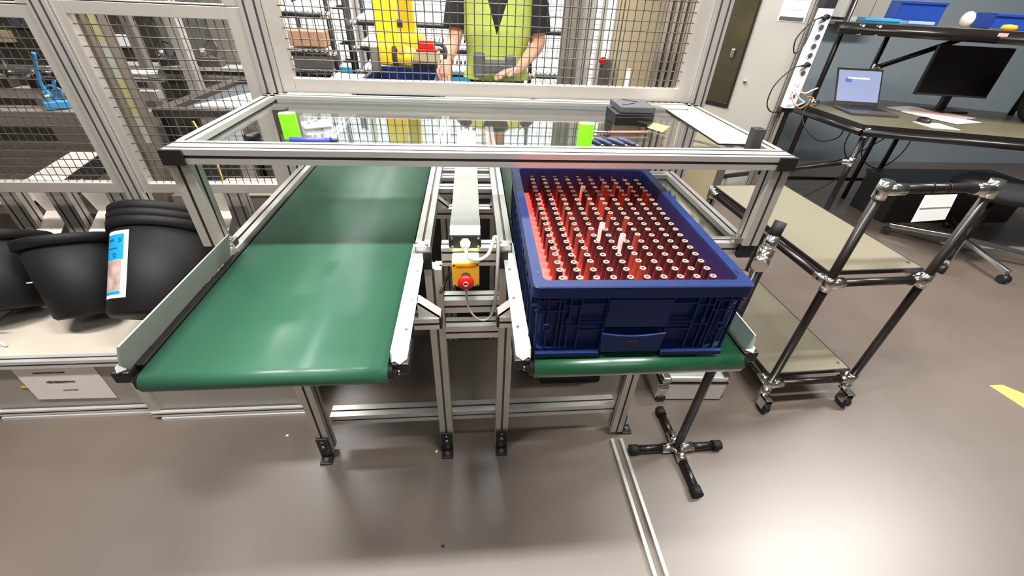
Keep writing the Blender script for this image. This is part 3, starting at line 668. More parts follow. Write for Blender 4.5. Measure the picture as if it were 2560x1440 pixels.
obj('neck', MB().tube([(-0.03, 0, 0.005), (-0.07, 0.002, 0.006), (-0.098, 0.010, 0.007)], 0.003), 'steel', t, local=True)
obj('tip', MB().cyl((-0.098, 0.010, 0.007), (-0.112, 0.016, 0.008), 0.006, 0.004), 'white', t, local=True)
for k, (x, lab) in enumerate(((0.335, 'navy handled tool beside the middle green block'), (0.365, 'second navy handled tool from the middle green block'), (0.40, 'third navy handled tool from the middle green block'), (0.43, 'navy handled tool farthest from the green block'))):
    t = thing('screwdriver', lab, 'tool', (x, 1.085, ZS), 2.15, 'navy tools on the shelf')
    obj('handle', MB().lathe([(0.0001, 0), (0.0045, 0.001), (0.006, 0.012), (0.0068, 0.035), (0.0062, 0.054), (0.003, 0.060), (0.0001, 0.060)], (0, 0, 0.0086), 12, axis='x'), 'navy', t, local=True)
    obj('shaft', MB().cyl((-0.001, 0, 0.0086), (-0.012, 0, 0.0086), 0.0022), 'steel', t, local=True)
t = thing('white_sign_board', 'long white rectangular panel lying along the right side of the shelf', 'panel board', (0.752, 1.36, ZS))
obj('sheet', MB().prism([(0.686, 1.128), (0.772, 1.125), (0.772, 1.525), (0.695, 1.525)], ZS, ZS + 0.004), 'white', t)
obj('backing_edge', MB().prism([(0.683, 1.124), (0.774, 1.121), (0.774, 1.1245), (0.686, 1.1275)], ZS, ZS + 0.004).prism([(0.683, 1.124), (0.6858, 1.128), (0.6945, 1.525), (0.691, 1.525)], ZS, ZS + 0.004), 'black', t)
obj('steel_ruler', MB().extr((0.63, 1.16, ZS + 0.001), (0.70, 1.075, ZS + 0.001), [(-0.008, -0.0006), (0.008, -0.0006), (0.008, 0.0006), (-0.008, 0.0006)]), 'steel', label='steel ruler lying before the long white panel', cat='ruler')

# ================================================================ PLINTHS, NOTICE, BINS
def plinth(x0, x1, yf, label, zt=0.298):
    t = thing('plinth', label, 'plinth', ((x0 + x1) / 2, yf + 0.2, 0), 0, 'grey plinths along the fence')
    yb = 1.57
    obj('top_board', MB().b2((x0 + 0.004, yf + 0.03, zt - 0.02), (x1 - 0.004, yb, zt)), 'plinth_top', t)
    obj('front_panel', MB().b2((x0 + 0.02, yf + 0.014, 0.04), (x1 - 0.02, yf + 0.020, zt - 0.03)), 'plinth', t)
    obj('top_rail', MB().profile((x0, yf + 0.016, zt - 0.016), (x1, yf + 0.016, zt - 0.016), 0.034, 0.034), ['alu_white', 'groove'], t)
    obj('bottom_rail', MB().profile((x0, yf + 0.012, 0.033), (x1, yf + 0.012, 0.033), 0.03, 0.024), ['alu_white', 'groove'], t)
    obj('ground_rail', MB().b2((x0 + 0.03, yf - 0.008, 0.0), (x1 + 0.0, yf + 0.012, 0.016)), 'alu_white', t, bevel=0.001)
    obj('panel', MB().b2((x0, yf + 0.03, 0.02), (x0 + 0.006, yb, zt - 0.02)), 'plinth', t); obj('panel', MB().b2((x1 - 0.006, yf + 0.03, 0.02), (x1, yb, zt - 0.02)), 'plinth', t)
    obj('end_post', MB().b2((x0, yf + 0.002, 0.045), (x0 + 0.032, yf + 0.03, zt - 0.033)), 'alu_frame', t); obj('end_post', MB().b2((x1 - 0.032, yf + 0.002, 0.045), (x1, yf + 0.03, zt - 0.033)), 'alu_frame', t)
    return t
plinth(-1.835, -1.252, 1.165, 'low grey plinth carrying the black bins, with a paper notice')
plinth(-1.246, -0.660, 1.132, 'low grey plinth under the left green belt')
plinth(-2.45, -1.842, 1.175, 'low grey plinth at the left edge of the photo')
t = thing('paper_notice', 'pale paper notice with three smudged lines, on the plinth front', 'notice', (-1.50, 1.17, 0.1))
obj('sheet', MB().add([(-1.645, 1.176, 0.262), (-1.375, 1.176, 0.262), (-1.372, 1.174, 0.088), (-1.642, 1.174, 0.094), (-1.645, 1.178, 0.262), (-1.375, 1.178, 0.262), (-1.372, 1.176, 0.088), (-1.642, 1.176, 0.094)], [(0, 1, 2, 3), (4, 7, 6, 5), (0, 4, 5, 1), (1, 5, 6, 2), (2, 6, 7, 3), (3, 7, 4, 0)]), 'paper', t)
rnd = random.Random(3)
for z, xa, xb, hh in ((0.232, -1.585, -1.480, 0.006), (0.185, -1.565, -1.470, 0.010), (0.140, -1.533, -1.482, 0.004)):
    q = MB(); x = xa
    while x < xb:
        wq = rnd.uniform(0.003, 0.009); a = hh * rnd.uniform(0.4, 1.0)
        q.b2((x, 1.1735, z - a / 2), (min(xb, x + wq), 1.1745, z + a / 2)); x += wq * rnd.uniform(0.9, 1.15)
    o = obj('blurred_line', q, 'ink', t); o['kind'] = 'stuff'
obj('torn_sticker', MB().b2((-1.665, 1.176, 0.155), (-1.640, 1.178, 0.164)), 'orange', label='tiny torn sticker left of the paper notice', cat='sticker')
def bin_(x, y, z, h, rb, rt, label, group='black plastic bins', lean=(0, 0, 1)):
    t = thing('waste_bin', label, 'bin', (x, y, z), 0, group)
    q = Vector(lean).normalized() if lean[-1:] != (0,) and len(lean) == 3 else Vector((0, 0, 1))
    t.rotation_euler = q.to_track_quat('Z', 'Y').to_euler()
    n = 36
    obj('tub', MB().lathe([(0.0001, 0), (rb - 0.01, 0), (rb, 0.01), (rt, h - 0.02), (rt - 0.003, h - 0.02), (rb - 0.004, 0.012), (0.0001, 0.012)], (0, 0, 0), n), 'bin', t, local=True)
    obj('rim', MB().lathe([(rt - 0.003, h - 0.035), (rt + 0.010, h - 0.033), (rt + 0.013, h - 0.006), (rt + 0.008, h), (rt - 0.004, h - 0.002), (rt - 0.006, h - 0.02)], (0, 0, 0), n), 'bin', t, local=True)
    return t
b2_ = bin_(-1.455, 1.360, 0.347, 0.295, 0.100, 0.145, 'plain black bin, middle one of the bins on the plinth', lean=(-0.16, 0.51, 0.85))
obj('paper_scrap', MB().box((-1.575, 1.352, 0.505), (0.016, 0.001, 0.004), 0.3), 'white', label='tiny white scrap on the side of the middle bin', cat='scrap')
b1_ = bin_(-1.768, 1.39, 0.356, 0.285, 0.115, 0.150, 'black bin with white marks at the left photo edge', lean=(-0.125, 0.534, 0.836))
mk = MB()
for k in range(6):
    a = -0.6 + k * 0.35; mk.extr((-1.765, 1.2955, 0.40), (-1.765 + 0.040 * math.cos(a), 1.2945, 0.40 + 0.034 * math.sin(a)), [(-0.003, -0.001), (0.003, -0.001), (0.003, 0.001), (-0.003, 0.001)], up=(0, 1, 0))
obj('white_star_mark', mk, 'white', label='white splayed paint mark on the leftmost bin', cat='mark')
obj('paper_scrap', MB().extr((-1.70, 1.25, 0.318), (-1.683, 1.243, 0.306), [(-0.004, -0.004), (0.004, -0.004), (0.004, 0.004), (-0.004, 0.004)]), 'white', label='small white peg lying before the leftmost bin', cat='scrap')
# the stack of nested bins
ly_ = ((0.2985, 'black bin with the blue and white label, lowest of its stack'), (0.333, 'second black bin up, nested in the labelled stack'), (0.368, 'topmost black bin nested in the labelled stack'))
BA = Vector((-0.03, 0.695, 0.719)).normalized(); BB = Vector((-1.135, 1.275, 0.398)); BR0, BR1, BH = 0.150, 0.158, 0.335
for k, (zz, lab) in enumerate(ly_):
    p_ = BB + BA * 0.026 * k
    bin_(p_.x, p_.y, p_.z, BH, BR0 if k == 0 else BR0 - 0.005, BR1, lab, lean=tuple(BA))
# curved label on the stack's lowest bin, along the bin's own axis
BQ = BA.to_track_quat('Z', 'Y').to_matrix()
def bin_pt(a, h, dr):
    r_ = BR0 + (BR1 - BR0) * h / BH + dr
    v_ = BB + BQ @ Vector((r_ * math.cos(a), r_ * math.sin(a), h)); return v_
lb = thing('bin_label', 'blue and white picture label stuck on the stacked bin', 'label', tuple(bin_pt(0, 0.1, 0)))
def arc_patch(z0, z1, a0, a1, dr, n=12):
    vs = []; fs = []
    for i in range(n + 1):
        a = a0 + (a1 - a0) * i / n
        for z in (z0, z1): vs.append(bin_pt(a, z, dr))
    for i in range(n): fs.append((2 * i, 2 * i + 2, 2 * i + 3, 2 * i + 1))
    return MB().add(vs, fs, 0, True)
def ang_of(d):   # angle on the bin whose outward normal is closest to direction d
    l_ = BQ.transposed() @ Vector(d); return math.atan2(l_.y, l_.x)
AC = ang_of((-0.10, -1.0, 0.5)); A0, A1 = AC - 0.62, AC + 0.02
def lab_part(nm, z0, z1, f0, f1, dr, m): return obj(nm, arc_patch(z0, z1, A0 + (A1 - A0) * f0, A0 + (A1 - A0) * f1, dr), m, lb)
lab_part('white_sheet', 0.055, 0.285, 0, 1, 0.0010, 'white')
lab_part('blue_field', 0.185, 0.273, 0.02, 0.84, 0.0016, 'label_blue')
lab_part('photo_field', 0.080, 0.183, 0.02, 0.78, 0.0016, 'label_photo')
lab_part('blue_band', 0.067, 0.078, 0.02, 0.78, 0.0017, 'label_blue')
for f0, z0, z1, f1 in ((0.12, 0.250, 0.258, 0.40), (0.15, 0.222, 0.227, 0.60)): lab_part('print_line', z0, z1, f0, f1, 0.0020, 'label_dark')
for s_, f_, h_ in (('SI', 0.70, 0.252), ('O', 0.48, 0.200)):
    a_ = A0 + (A1 - A0) * f_; n_ = BQ @ Vector((math.cos(a_), math.sin(a_), 0)); x_ = BA.cross(n_).normalized()
    text('lettering', s_, 0.022, tuple(bin_pt(a_, h_, 0.003)), Matrix((x_, BA, n_)).transposed(), 'label_dark', lb)

# ================================================================ BELOW THE LEFT FENCE: short posts and folded sheets
for x, lab in ((-1.80, 'short slotted post, leftmost under the fence ledge'), (-1.62, 'short slotted post between the two left cream sheets'), (-1.405, 'short slotted post right beside the tall bins post'), (-0.965, 'short slotted post left of the shelf, under the fence')):
    t = thing('short_post', lab, 'post', (x, 1.70, 0), 0, 'short posts under the fence')
    obj('profile', MB().profile((x, 1.70, 0.0), (x, 1.70, 0.742), 0.075, 0.045, (0, 1, 0), nw=2), ['alu_frame', 'groove'], t)
def chute(x, wd, label):
    t = thing('folded_sheet', label, 'sheet metal', (x, 1.72, 0.50), 0, 'folded cream sheets under the fence')
    s_ = MB(); th = 0.002
    a = [(x - wd / 2, 1.72, 0.74), (x + wd / 2, 1.72, 0.74), (x + wd / 2, 1.74, 0.60), (x - wd / 2, 1.74, 0.60)]
    b = [(x - wd / 2, 1.74, 0.60), (x + wd / 2, 1.74, 0.60), (x + wd / 2 - 0.01, 1.66, 0.535), (x - wd / 2 - 0.02, 1.66, 0.535)]
    for q in (a, b):
        s_.add(q + [(p[0], p[1] + th, p[2] - th) for p in q], [(0, 1, 2, 3), (7, 6, 5, 4), (0, 4, 5, 1), (1, 5, 6, 2), (2, 6, 7, 3), (3, 7, 4, 0)])
    obj('sheet', s_, 'sheet', t)
    obj('side_fin', MB().add([(x - wd / 2, 1.70, 0.74), (x - wd / 2, 1.74, 0.60), (x - wd / 2 + 0.01, 1.74, 0.74)], [(0, 1, 2)]), 'sheet', t)
    return t
chute(-1.715, 0.085, 'folded cream metal sheet behind the middle bin')
chute(-1.515, 0.090, 'folded cream metal sheet beside the tall bins post')
chute(-1.075, 0.100, 'folded cream metal sheet behind the shelf left post')

# ================================================================ MACHINES BEHIND THE LEFT FENCE
t = thing('machine_column', 'wide grey machine column behind the left mesh', 'column', (-1.47, 2.02, 0))
obj('column', MB().b2((-1.545, 1.95, 0), (-1.425, 2.09, 2.0)), 'column_paint', t, bevel=0.004)
for k_ in range(7): obj('tape_strip', MB().b2((-1.4249, 1.975, 0.80 + 0.13 * k_), (-1.4225, 2.015, 0.93 + 0.13 * k_)), ['pale_tape', 'olive_tape'][k_ % 2], t)
for x, y, w_, lab in ((-1.90, 2.9, 0.05, 'slim grey post far behind the left mesh'), (-1.781, 3.10, 0.07, 'light grey post behind the white tray table'), (-1.665, 3.42, 0.13, 'dark grey machine post behind the tray table')):
    obj('machine_post', MB().b2((x - w_ / 2, y, 0), (x + w_ / 2, y + w_, 2.0)), 'alu_frame' if 'light' in lab else 'grey_machine', label=lab, cat='post', bevel=0.003)
t = thing('tray_table', 'black-framed table with a white dimpled tray, behind the left mesh', 'table', (-1.15, 2.6, 0))
for (x, y) in ((-1.46, 2.24), (-0.90, 2.24), (-1.46, 3.0), (-0.90, 3.0)): obj('leg', MB().b2((x - 0.02, y - 0.02, 0), (x + 0.02, y + 0.02, 0.86)), 'black_pipe', t)
obj('frame', MB().b2((-1.49, 2.20, 0.86), (-0.86, 2.26, 0.90)).b2((-1.49, 2.98, 0.86), (-0.86, 3.04, 0.90)).b2((-1.49, 2.26, 0.86), (-1.43, 2.98, 0.90)).b2((-0.92, 2.26, 0.86), (-0.86, 2.98, 0.90)), 'dark_machine', t, bevel=0.003)
obj('table_top', MB().b2((-1.43, 2.26, 0.868), (-0.92, 2.98, 0.876)), 'graphite', t)
tr = obj('white_tray', MB().prism([(-1.34, 2.28), (-0.93, 2.28), (-0.93, 2.90), (-1.08, 2.90)], 0.877, 0.905), 'white', t, bevel=0.002)
dm = MB()
for i in range(6):
    for j in range(9):
        x, y = -1.28 + i * 0.065, 2.32 + j * 0.065
        if x > -1.34 + (y - 2.28) * 0.42 + 0.03: dm.lathe([(0.020, 0.9051), (0.017, 0.9062), (0.0001, 0.9062)], (x, y, 0), 10)
dmo = obj('tray_dimple', dm, 'tape_w', tr); dmo['kind'] = 'stuff'
t = thing('linear_axis', 'bright round steel tube of the machine, far left behind the mesh', 'machine axis', (-2.2, 2.4, 0.0))
obj('tube', MB().cyl((-3.1, 2.55, 0.985), (-1.60, 2.55, 0.985), 0.032, n=20), 'chrome', t)
obj('beam', MB().b2((-3.1, 2.30, 0.78), (-1.60, 2.42, 0.855)), 'grey_machine', t, bevel=0.004)
obj('beam', MB().b2((-3.1, 2.44, 0.88), (-1.60, 2.50, 0.93)), 'alu_frame', t, bevel=0.004)
obj('pedestal', MB().b2((-2.9, 2.34, 0.441), (-2.75, 2.62, 0.78)), 'dark_machine', t); obj('pedestal', MB().b2((-1.86, 2.34, 0.441), (-1.74, 2.62, 0.78)), 'dark_machine', t)
t = thing('linear_axis', 'grey round rail behind the tray table', 'machine axis', (-1.85, 3.2, 0.0))
obj('tube', MB().cyl((-2.3, 3.30, 0.86), (-1.45, 3.30, 0.86), 0.045, n=18), 'grey_machine', t)
obj('rail_top', MB().b2((-2.3, 3.22, 0.905), (-1.45, 3.38, 0.925)), 'alu', t)
obj('pedestal', MB().b2((-2.1, 3.22, 0), (-1.9, 3.38, 0.82)), 'dark_machine', t)
def fitting(x, y, z, s_, m, lab, n=3):
    t = thing('machine_fitting', lab, 'machine part', (x, y, z), rnd.uniform(0, 1), 'machine fittings behind the left mesh')
    obj('block', MB().b2((-s_, -s_ * 0.7, 0), (s_, s_ * 0.7, s_ * 0.8)), m, t, local=True, bevel=s_ * 0.1)
    obj('cylinder', MB().cyl((-s_ * 0.5, 0, s_ * 0.8), (-s_ * 0.5, 0, s_ * 1.5), s_ * 0.35, n=12), 'chrome', t, local=True)
    obj('hose', MB().tube([(s_ * 0.5, 0, s_ * 0.7), (s_ * 0.9, 0, s_ * 1.7), (0, s_, s_ * 2.1), (-s_, s_ * 0.6, s_ * 0.8)], s_ * 0.10), m, t, local=True)
for a in ((-2.10, 2.47, 0.932, 0.06, 'black', 'dark valve block on the left machine rail'), (-2.02, 2.36, 0.857, 0.045, 'sky_blue', 'blue valve with hose on the machine beam'),
          (-1.96, 2.47, 0.932, 0.035, 'sky_blue', 'small blue fitting behind the blue valve'), (-2.3, 2.47, 0.932, 0.05, 'dark_machine', 'dark fitting at the far left photo edge'),
          (-1.72, 3.29, 0.926, 0.07, 'dark_machine', 'dark fitting upon the grey round rail'), (-1.98, 3.29, 0.926, 0.06, 'black', 'black fitting left upon the grey round rail')):
    fitting(*a)
obj('blue_air_hose', MB().tube([(-2.02, 2.38, 0.88), (-2.04, 2.36, 0.95), (-2.02, 2.35, 1.02), (-1.99, 2.35, 1.10)], 0.008), 'sky_blue', label='bright blue air hose rising from the blue valve', cat='hose')
obj('blue_air_hose', MB().tube([(-2.01, 2.36, 0.91), (-1.97, 2.33, 0.95), (-1.95, 2.33, 0.99)], 0.007), 'sky_blue', label='short blue air hose curling right from the blue valve', cat='hose')
t = thing('machine_cabinet', 'big dark machine cabinet, far left behind the mesh', 'machine', (-2.6, 4.0, 0))
obj('cabinet', MB().b2((-4.6, 3.7, 0), (-2.22, 4.4, 1.55)), 'dark_machine', t, bevel=0.01)
obj('door', MB().b2((-3.3, 3.69, 0.1), (-2.3, 3.70, 0.7)), 'grey_machine', t)
for k in range(7):
    obj('shelf_row', MB().b2((-3.75 + 0.2 * k, 3.66, 0.78 + 0.10 * (k % 4)), (-3.60 + 0.2 * k, 3.72, 0.85 + 0.10 * (k % 4))), ['white', 'chrome', 'beige', 'graphite', 'sheet', 'steel', 'white'][k], t)
t = thing('low_machine_bed', 'dark low machine bed with a white sheet, seen through the left mesh', 'machine', (-2.4, 2.6, 0))
obj('bed', MB().b2((-3.4, 2.05, 0), (-1.72, 2.28, 0.40)).b2((-3.4, 2.7, 0), (-1.72, 3.2, 0.40)), 'dark_machine', t)
obj('deck', MB().b2((-3.4, 2.05, 0.40), (-1.72, 3.2, 0.44)), 'dark_machine', t)
obj('white_sheet', MB().prism([(-2.42, 2.15), (-2.22, 2.15), (-2.42, 2.95), (-2.60, 2.95)], 0.441, 0.449), 'sheet', t)
obj('black_cover', MB().prism([(-2.21, 2.15), (-2.06, 2.15), (-2.26, 2.95), (-2.40, 2.95)], 0.441, 0.455), 'black', t)
t = thing('machine_plinth', 'brown-grey machine base low behind the shelf left post', 'machine', (-1.2, 2.0, 0))
obj('body', MB().b2((-1.40, 1.95, 0), (-0.72, 2.15, 0.58)), 'grey_machine', t, bevel=0.004)
obj('white_cover', MB().b2((-1.22, 1.94, 0.585), (-0.94, 2.12, 0.60)), 'sheet', t)
obj('black_strip', MB().b2((-0.93, 1.94, 0.585), (-0.88, 2.12, 0.602)), 'black', t)
obj('yellow_cable', MB().tube([(-1.30, 2.16, 0.86), (-1.26, 2.12, 0.80), (-1.22, 2.08, 0.72), (-1.20, 2.05, 0.65), (-1.20, 2.04, 0.60)], 0.004), 'tape_y', label='thin yellow cable hanging below the tray table', cat='cable')

# ================================================================ ROBOT
RX, RY = -0.415, 2.45
t = thing('robot_arm', 'yellow industrial robot arm reaching down over the inner crate', 'robot', (RX, 3.3, 0))
def rbox(mb, a, b): return mb.b2(a, b)
obj('pedestal', MB().b2((RX - 0.12, 3.20, 0), (RX + 0.12, 3.44, 1.0)), 'graphite', t, bevel=0.01)
obj('base', MB().cyl((RX, 3.32, 1.0), (RX, 3.32, 1.16), 0.11, n=28), 'yellow_robot', t, bevel=0.01)
ua = MB(); ua.extr((RX, 3.32, 1.12), (RX, 3.05, 1.92), [(-0.055, -0.06), (0.055, -0.06), (0.06, 0), (0.055, 0.06), (-0.055, 0.06), (-0.06, 0)], up=(0, 1, 0.2))
obj('upper_arm', ua, 'yellow_robot', t, bevel=0.015)
el = MB(); el.cyl((RX - 0.08, 3.05, 1.92), (RX + 0.08, 3.05, 1.92), 0.09, n=28); el.extr((RX, 3.08, 1.92), (RX, 2.44, 1.80), [(-0.06, -0.06), (0.06, -0.06), (0.06, 0.06), (-0.06, 0.06)])
obj('elbow', el, 'yellow_robot', t, bevel=0.015)
fa = MB(); fa.extr((RX, RY, 1.82), (RX + 0.005, RY, 1.16), [(-0.048, -0.042), (0.048, -0.042), (0.058, -0.02), (0.058, 0.03), (0.040, 0.05), (-0.05, 0.05)], up=(0, 1, 0))
fo_ = obj('forearm', fa, 'yellow_robot', t, bevel=0.012)
obj('side_motor', MB().cyl((RX + 0.05, RY, 1.265), (RX + 0.085, RY, 1.265), 0.018, n=16), 'black', fo_)
obj('wrist_housing', MB().b2((RX - 0.035, RY - 0.065, 1.085), (RX + 0.030, RY + 0.045, 1.185)), 'yellow_robot', t, bevel=0.018, bseg=3)
obj('wrist_ring', MB().cyl((RX + 0.030, RY - 0.01, 1.130), (RX + 0.050, RY - 0.01, 1.130), 0.052, n=24), 'dark_machine', t)
wl = MB(); wl.extr((RX + 0.050, RY - 0.01, 1.130), (RX + 0.130, RY - 0.01, 1.115), [(0.055 * math.cos(2 * PI * k / 10), 0.048 * math.sin(2 * PI * k / 10)) for k in range(10)])
wr_ = obj('wrist_joint', wl, 'yellow_robot', t, bevel=0.012, bseg=3)
obj('round_cover', MB().cyl((RX + 0.075, RY - 0.058, 1.165), (RX + 0.075, RY - 0.075, 1.168), 0.018, n=16), 'yellow', wr_)
obj('gripper', MB().b2((RX + 0.130, RY - 0.05, 1.075), (RX + 0.245, RY + 0.03, 1.105)), 'black', t, bevel=0.003)
tb_ = obj('tool_housing', MB().b2((RX + 0.130, RY - 0.045, 1.105), (RX + 0.26, RY + 0.03, 1.150)), 'beige', t, bevel=0.003)
obj('warning_triangle', MB().add([(RX + 0.150, RY - 0.0465, 1.112), (RX + 0.176, RY - 0.0465, 1.112), (RX + 0.163, RY - 0.0465, 1.140)], [(0, 1, 2)]), 'yellow', tb_)
obj('red_cover', MB().prism([(RX + 0.155, RY - 0.04), (RX + 0.235, RY - 0.04), (RX + 0.228, RY + 0.03), (RX + 0.160, RY + 0.03)], 1.162, 1.200).b2((RX + 0.145, RY - 0.045, 1.151), (RX + 0.25, RY + 0.03, 1.162)), 'red', t, bevel=0.003)
obj('tool_hose', MB().tube([(RX + 0.235, RY, 1.185), (RX + 0.27, RY, 1.18), (RX + 0.29, RY - 0.01, 1.155), (RX + 0.285, RY - 0.02, 1.12)], 0.010), 'cable_black', t)
obj('side_bracket', MB().b2((RX - 0.085, RY - 0.03, 1.05), (RX - 0.045, RY + 0.03, 1.165)), 'grey_machine', t, bevel=0.004)

# inner crate and its vials
ic = crate(-0.375, 2.62, ZB + 0.001, 0.0, 'dark blue stacking crate on the left belt, behind the fence', detail=False)
ti = thing('vial_insert', 'dark tray insert in the crate behind the fence', 'tray insert', (-0.375, 2.62, ZB + 0.012))
obj('plate', MB().b2((-0.173, -0.273, 0.0), (0.173, 0.273, 0.084)), 'black', ti, local=True)
for r_ in range(4):
    for c_ in range(8):
        v = dup(protos[('dark', 0.048)]); v.location = (-0.52 + c_ * 0.042, 2.39 + r_ * 0.04, ZB + 0.0965)
        v['label'] = f'vial in the crate behind the fence, {ORD[r_]} row from its front, {ORD[c_]} from its left'
        v['group'] = 'vials in the crate behind the fence'

# ================================================================ WORKER
def skin(name, vs, es, mats, parent, rad, sub=1, kind=None):
    me = bpy.data.meshes.new(name)
    inv = WM[parent.name].inverted()
    me.from_pydata([tuple(inv @ Vector(v)) for v in vs], es, [])
    for m in mats: me.materials.append(M[m])
    o = bpy.data.objects.new(name, me); COL.objects.link(o); o.parent = parent; WM[o.name] = WM[parent.name].copy()
    sk = o.modifiers.new('skin', 'SKIN'); sk.use_smooth_shade = True
    if not me.skin_vertices: bpy.context.view_layer.update()
    for i, r in enumerate(rad):
        me.skin_vertices[0].data[i].radius = r if isinstance(r, tuple) else (r, r)
    me.skin_vertices[0].data[0].use_root = True
    sb = o.modifiers.new('subdivision', 'SUBSURF'); sb.levels = sub; sb.render_levels = sub
    return o
PX, PY = 0.155, 2.80
per = thing('person', 'person in a yellow hi-vis vest and black shirt working behind the fence', 'person', (PX, PY, 0))
V = []; E_ = []; Rr = []
def nv(p, r, parent=None):
    V.append(p); Rr.append(r); i = len(V) - 1
    if parent is not None: E_.append((parent, i))
    return i
pel = nv((PX, PY, 0.93), (0.135, 0.10)); wst = nv((PX, PY, 1.08), (0.125, 0.09), pel); chs = nv((PX, PY, 1.30), (0.145, 0.10), wst)
shc = nv((PX, PY, 1.44), (0.10, 0.075), chs); nk = nv((PX, PY - 0.005, 1.52), 0.052, shc); hd0 = nv((PX, PY - 0.015, 1.60), (0.062, 0.072), nk); hd1 = nv((PX, PY - 0.02, 1.68), (0.072, 0.088), hd0); hd2 = nv((PX, PY - 0.01, 1.75), (0.055, 0.068), hd1)
def arm(sh_, elb, wri, hand_dir, thumb):
    s_ = nv(sh_, 0.058, shc); m_ = nv(tuple((Vector(sh_) + Vector(elb)) / 2), 0.048, s_); e_ = nv(elb, 0.042, m_); f_ = nv(tuple(Vector(elb).lerp(Vector(wri), 0.35)), 0.042, e_); w_ = nv(wri, 0.027, f_)
    d = Vector(hand_dir).normalized(); p1 = Vector(wri) + d * 0.04; p2 = Vector(wri) + d * 0.085
    a_ = nv(tuple(p1), (0.032, 0.020), w_); b_ = nv(tuple(p2), (0.036, 0.016), a_)
    sd = d.cross(Vector((0, 0, 1))).normalized(); dn = Vector((0, 0, -1))
    for k, ln in enumerate((0.062, 0.072, 0.068, 0.052)):
        o_ = p2 + sd * (0.026 - 0.0175 * k) + d * 0.008
        q = nv(tuple(o_), 0.0095, b_); q2 = nv(tuple(o_ + d * ln * 0.45 + dn * 0.008), 0.0088, q); q3 = nv(tuple(o_ + d * ln * 0.7 + dn * ln * 0.45), 0.0078, q2)
    th = Vector(wri) + d * 0.035 + sd * thumb * 0.030
    q = nv(tuple(th), 0.011, a_); q2 = nv(tuple(th + d * 0.03 + sd * thumb * 0.018 + dn * 0.006), 0.010, q); nv(tuple(th + d * 0.052 + sd * thumb * 0.014 + dn * 0.018), 0.009, q2)
arm((PX - 0.185, PY, 1.44), (PX - 0.245, PY - 0.03, 1.17), (PX - 0.285, PY - 0.155, 1.085), (-0.12, -0.5, -0.62), 1)
arm((PX + 0.185, PY, 1.44), (PX + 0.245, PY - 0.02, 1.17), (PX + 0.115, PY - 0.20, 1.065), (-0.75, -0.25, -0.15), -1)
for s in (-1, 1):
    h_ = nv((PX + s * 0.085, PY, 0.86), 0.095, pel); k1 = nv((PX + s * 0.095, PY, 0.68), 0.075, h_); kn = nv((PX + s * 0.10, PY - 0.01, 0.49), 0.056, k1); cf = nv((PX + s * 0.10, PY + 0.01, 0.34), 0.054, kn); an = nv((PX + s * 0.10, PY + 0.02, 0.10), 0.036, cf)
    ft = nv((PX + s * 0.105, PY - 0.02, 0.045), 0.038, an); nv((PX + s * 0.115, PY - 0.14, 0.032), (0.040, 0.026), ft)
body = skin('body', V, E_, ['skin'], per, Rr, 2)
# clothes
def loft(rings, mi=0, n=28, cond=None, close=False):
    mb = MB(); vs = []
    for (z, rx, ry, cy) in rings:
        for i in range(n):
            a = 2 * PI * i / n; ca, sa = math.cos(a), math.sin(a)
            vs.append((PX + rx * math.copysign(abs(ca) ** 0.85, ca), PY + cy + ry * math.copysign(abs(sa) ** 0.85, sa), z))
    fs = []
    for j in range(len(rings) - 1):
        for i in range(n):
            a = 2 * PI * (i + 0.5) / n; zc = (rings[j][0] + rings[j + 1][0]) / 2; xc_ = (rings[j][1]) * math.cos(a); front = math.sin(a) < 0
            if cond and cond(xc_, zc, front): continue
            fs.append((j * n + i, j * n + (i + 1) % n, (j + 1) * n + (i + 1) % n, (j + 1) * n + i))
    return mb.add(vs, fs, mi, True)
obj('shirt', loft([(0.94, 0.158, 0.122, 0), (1.05, 0.152, 0.115, 0), (1.2, 0.165, 0.122, 0), (1.36, 0.175, 0.125, 0), (1.45, 0.150, 0.105, 0), (1.50, 0.075, 0.075, 0)]), 'cloth_black', per)
obj('sleeve', MB().tube([(PX - 0.15, PY, 1.45), (PX - 0.205, PY, 1.40), (PX - 0.232, PY - 0.015, 1.30), (PX - 0.243, PY - 0.024, 1.235)], 0.064, 14), 'cloth_black', per)
obj('sleeve', MB().tube([(PX + 0.15, PY, 1.45), (PX + 0.205, PY, 1.40), (PX + 0.232, PY - 0.01, 1.30), (PX + 0.243, PY - 0.016, 1.225)], 0.064, 14), 'cloth_black', per)
zs = [0.985 + 0.006 * k for k in range(84)]
def rv(z):
    f = (z - 0.985) / 0.5
    return (z, 0.200 - 0.030 * math.sin(PI * min(1, f * 2.2)) * (f < 0.45) - max(0, f - 0.8) * 0.25, 0.150 - 0.012 * math.sin(PI * min(1, f * 2)) * (f < 0.5) - max(0, f - 0.8) * 0.2, 0)
def vest_mesh():
    mb = MB(); n = 96; vs = []; fs = []; za = 1.215
    for z in zs:
        _, rx, ry, _c = rv(z); b = max(0.0, (z - za) * 0.33)
        for i in range(n + 1):      # starts and ends at the front opening
            a = -PI / 2 + 2 * PI * i / n; ca, sa = math.cos(a), math.sin(a)
            x = rx * math.copysign(abs(ca) ** 0.85, ca) if 0 < i < n else 0.0
            y = ry * math.copysign(abs(sa) ** 0.85, sa)
            sg = 1 if i <= n / 2 else -1
            if sa < 0: x = sg * (b + abs(x) * (1 - b / rx)); y = -ry * max(0.0, 1 - (abs(x) / rx) ** 2.2) ** 0.5 if abs(x) < rx else 0
            vs.append((PX - (0.01 if sa < 0 else 0) * (1 - min(1, abs(x) / rx)) + x, PY + y, z))
    m = n + 1
    for j in range(len(zs) - 1):
        for i in range(n): fs.append((j * m + i, j * m + i + 1, (j + 1) * m + i + 1, (j + 1) * m + i))
    return mb.add(vs, fs, 0, True)
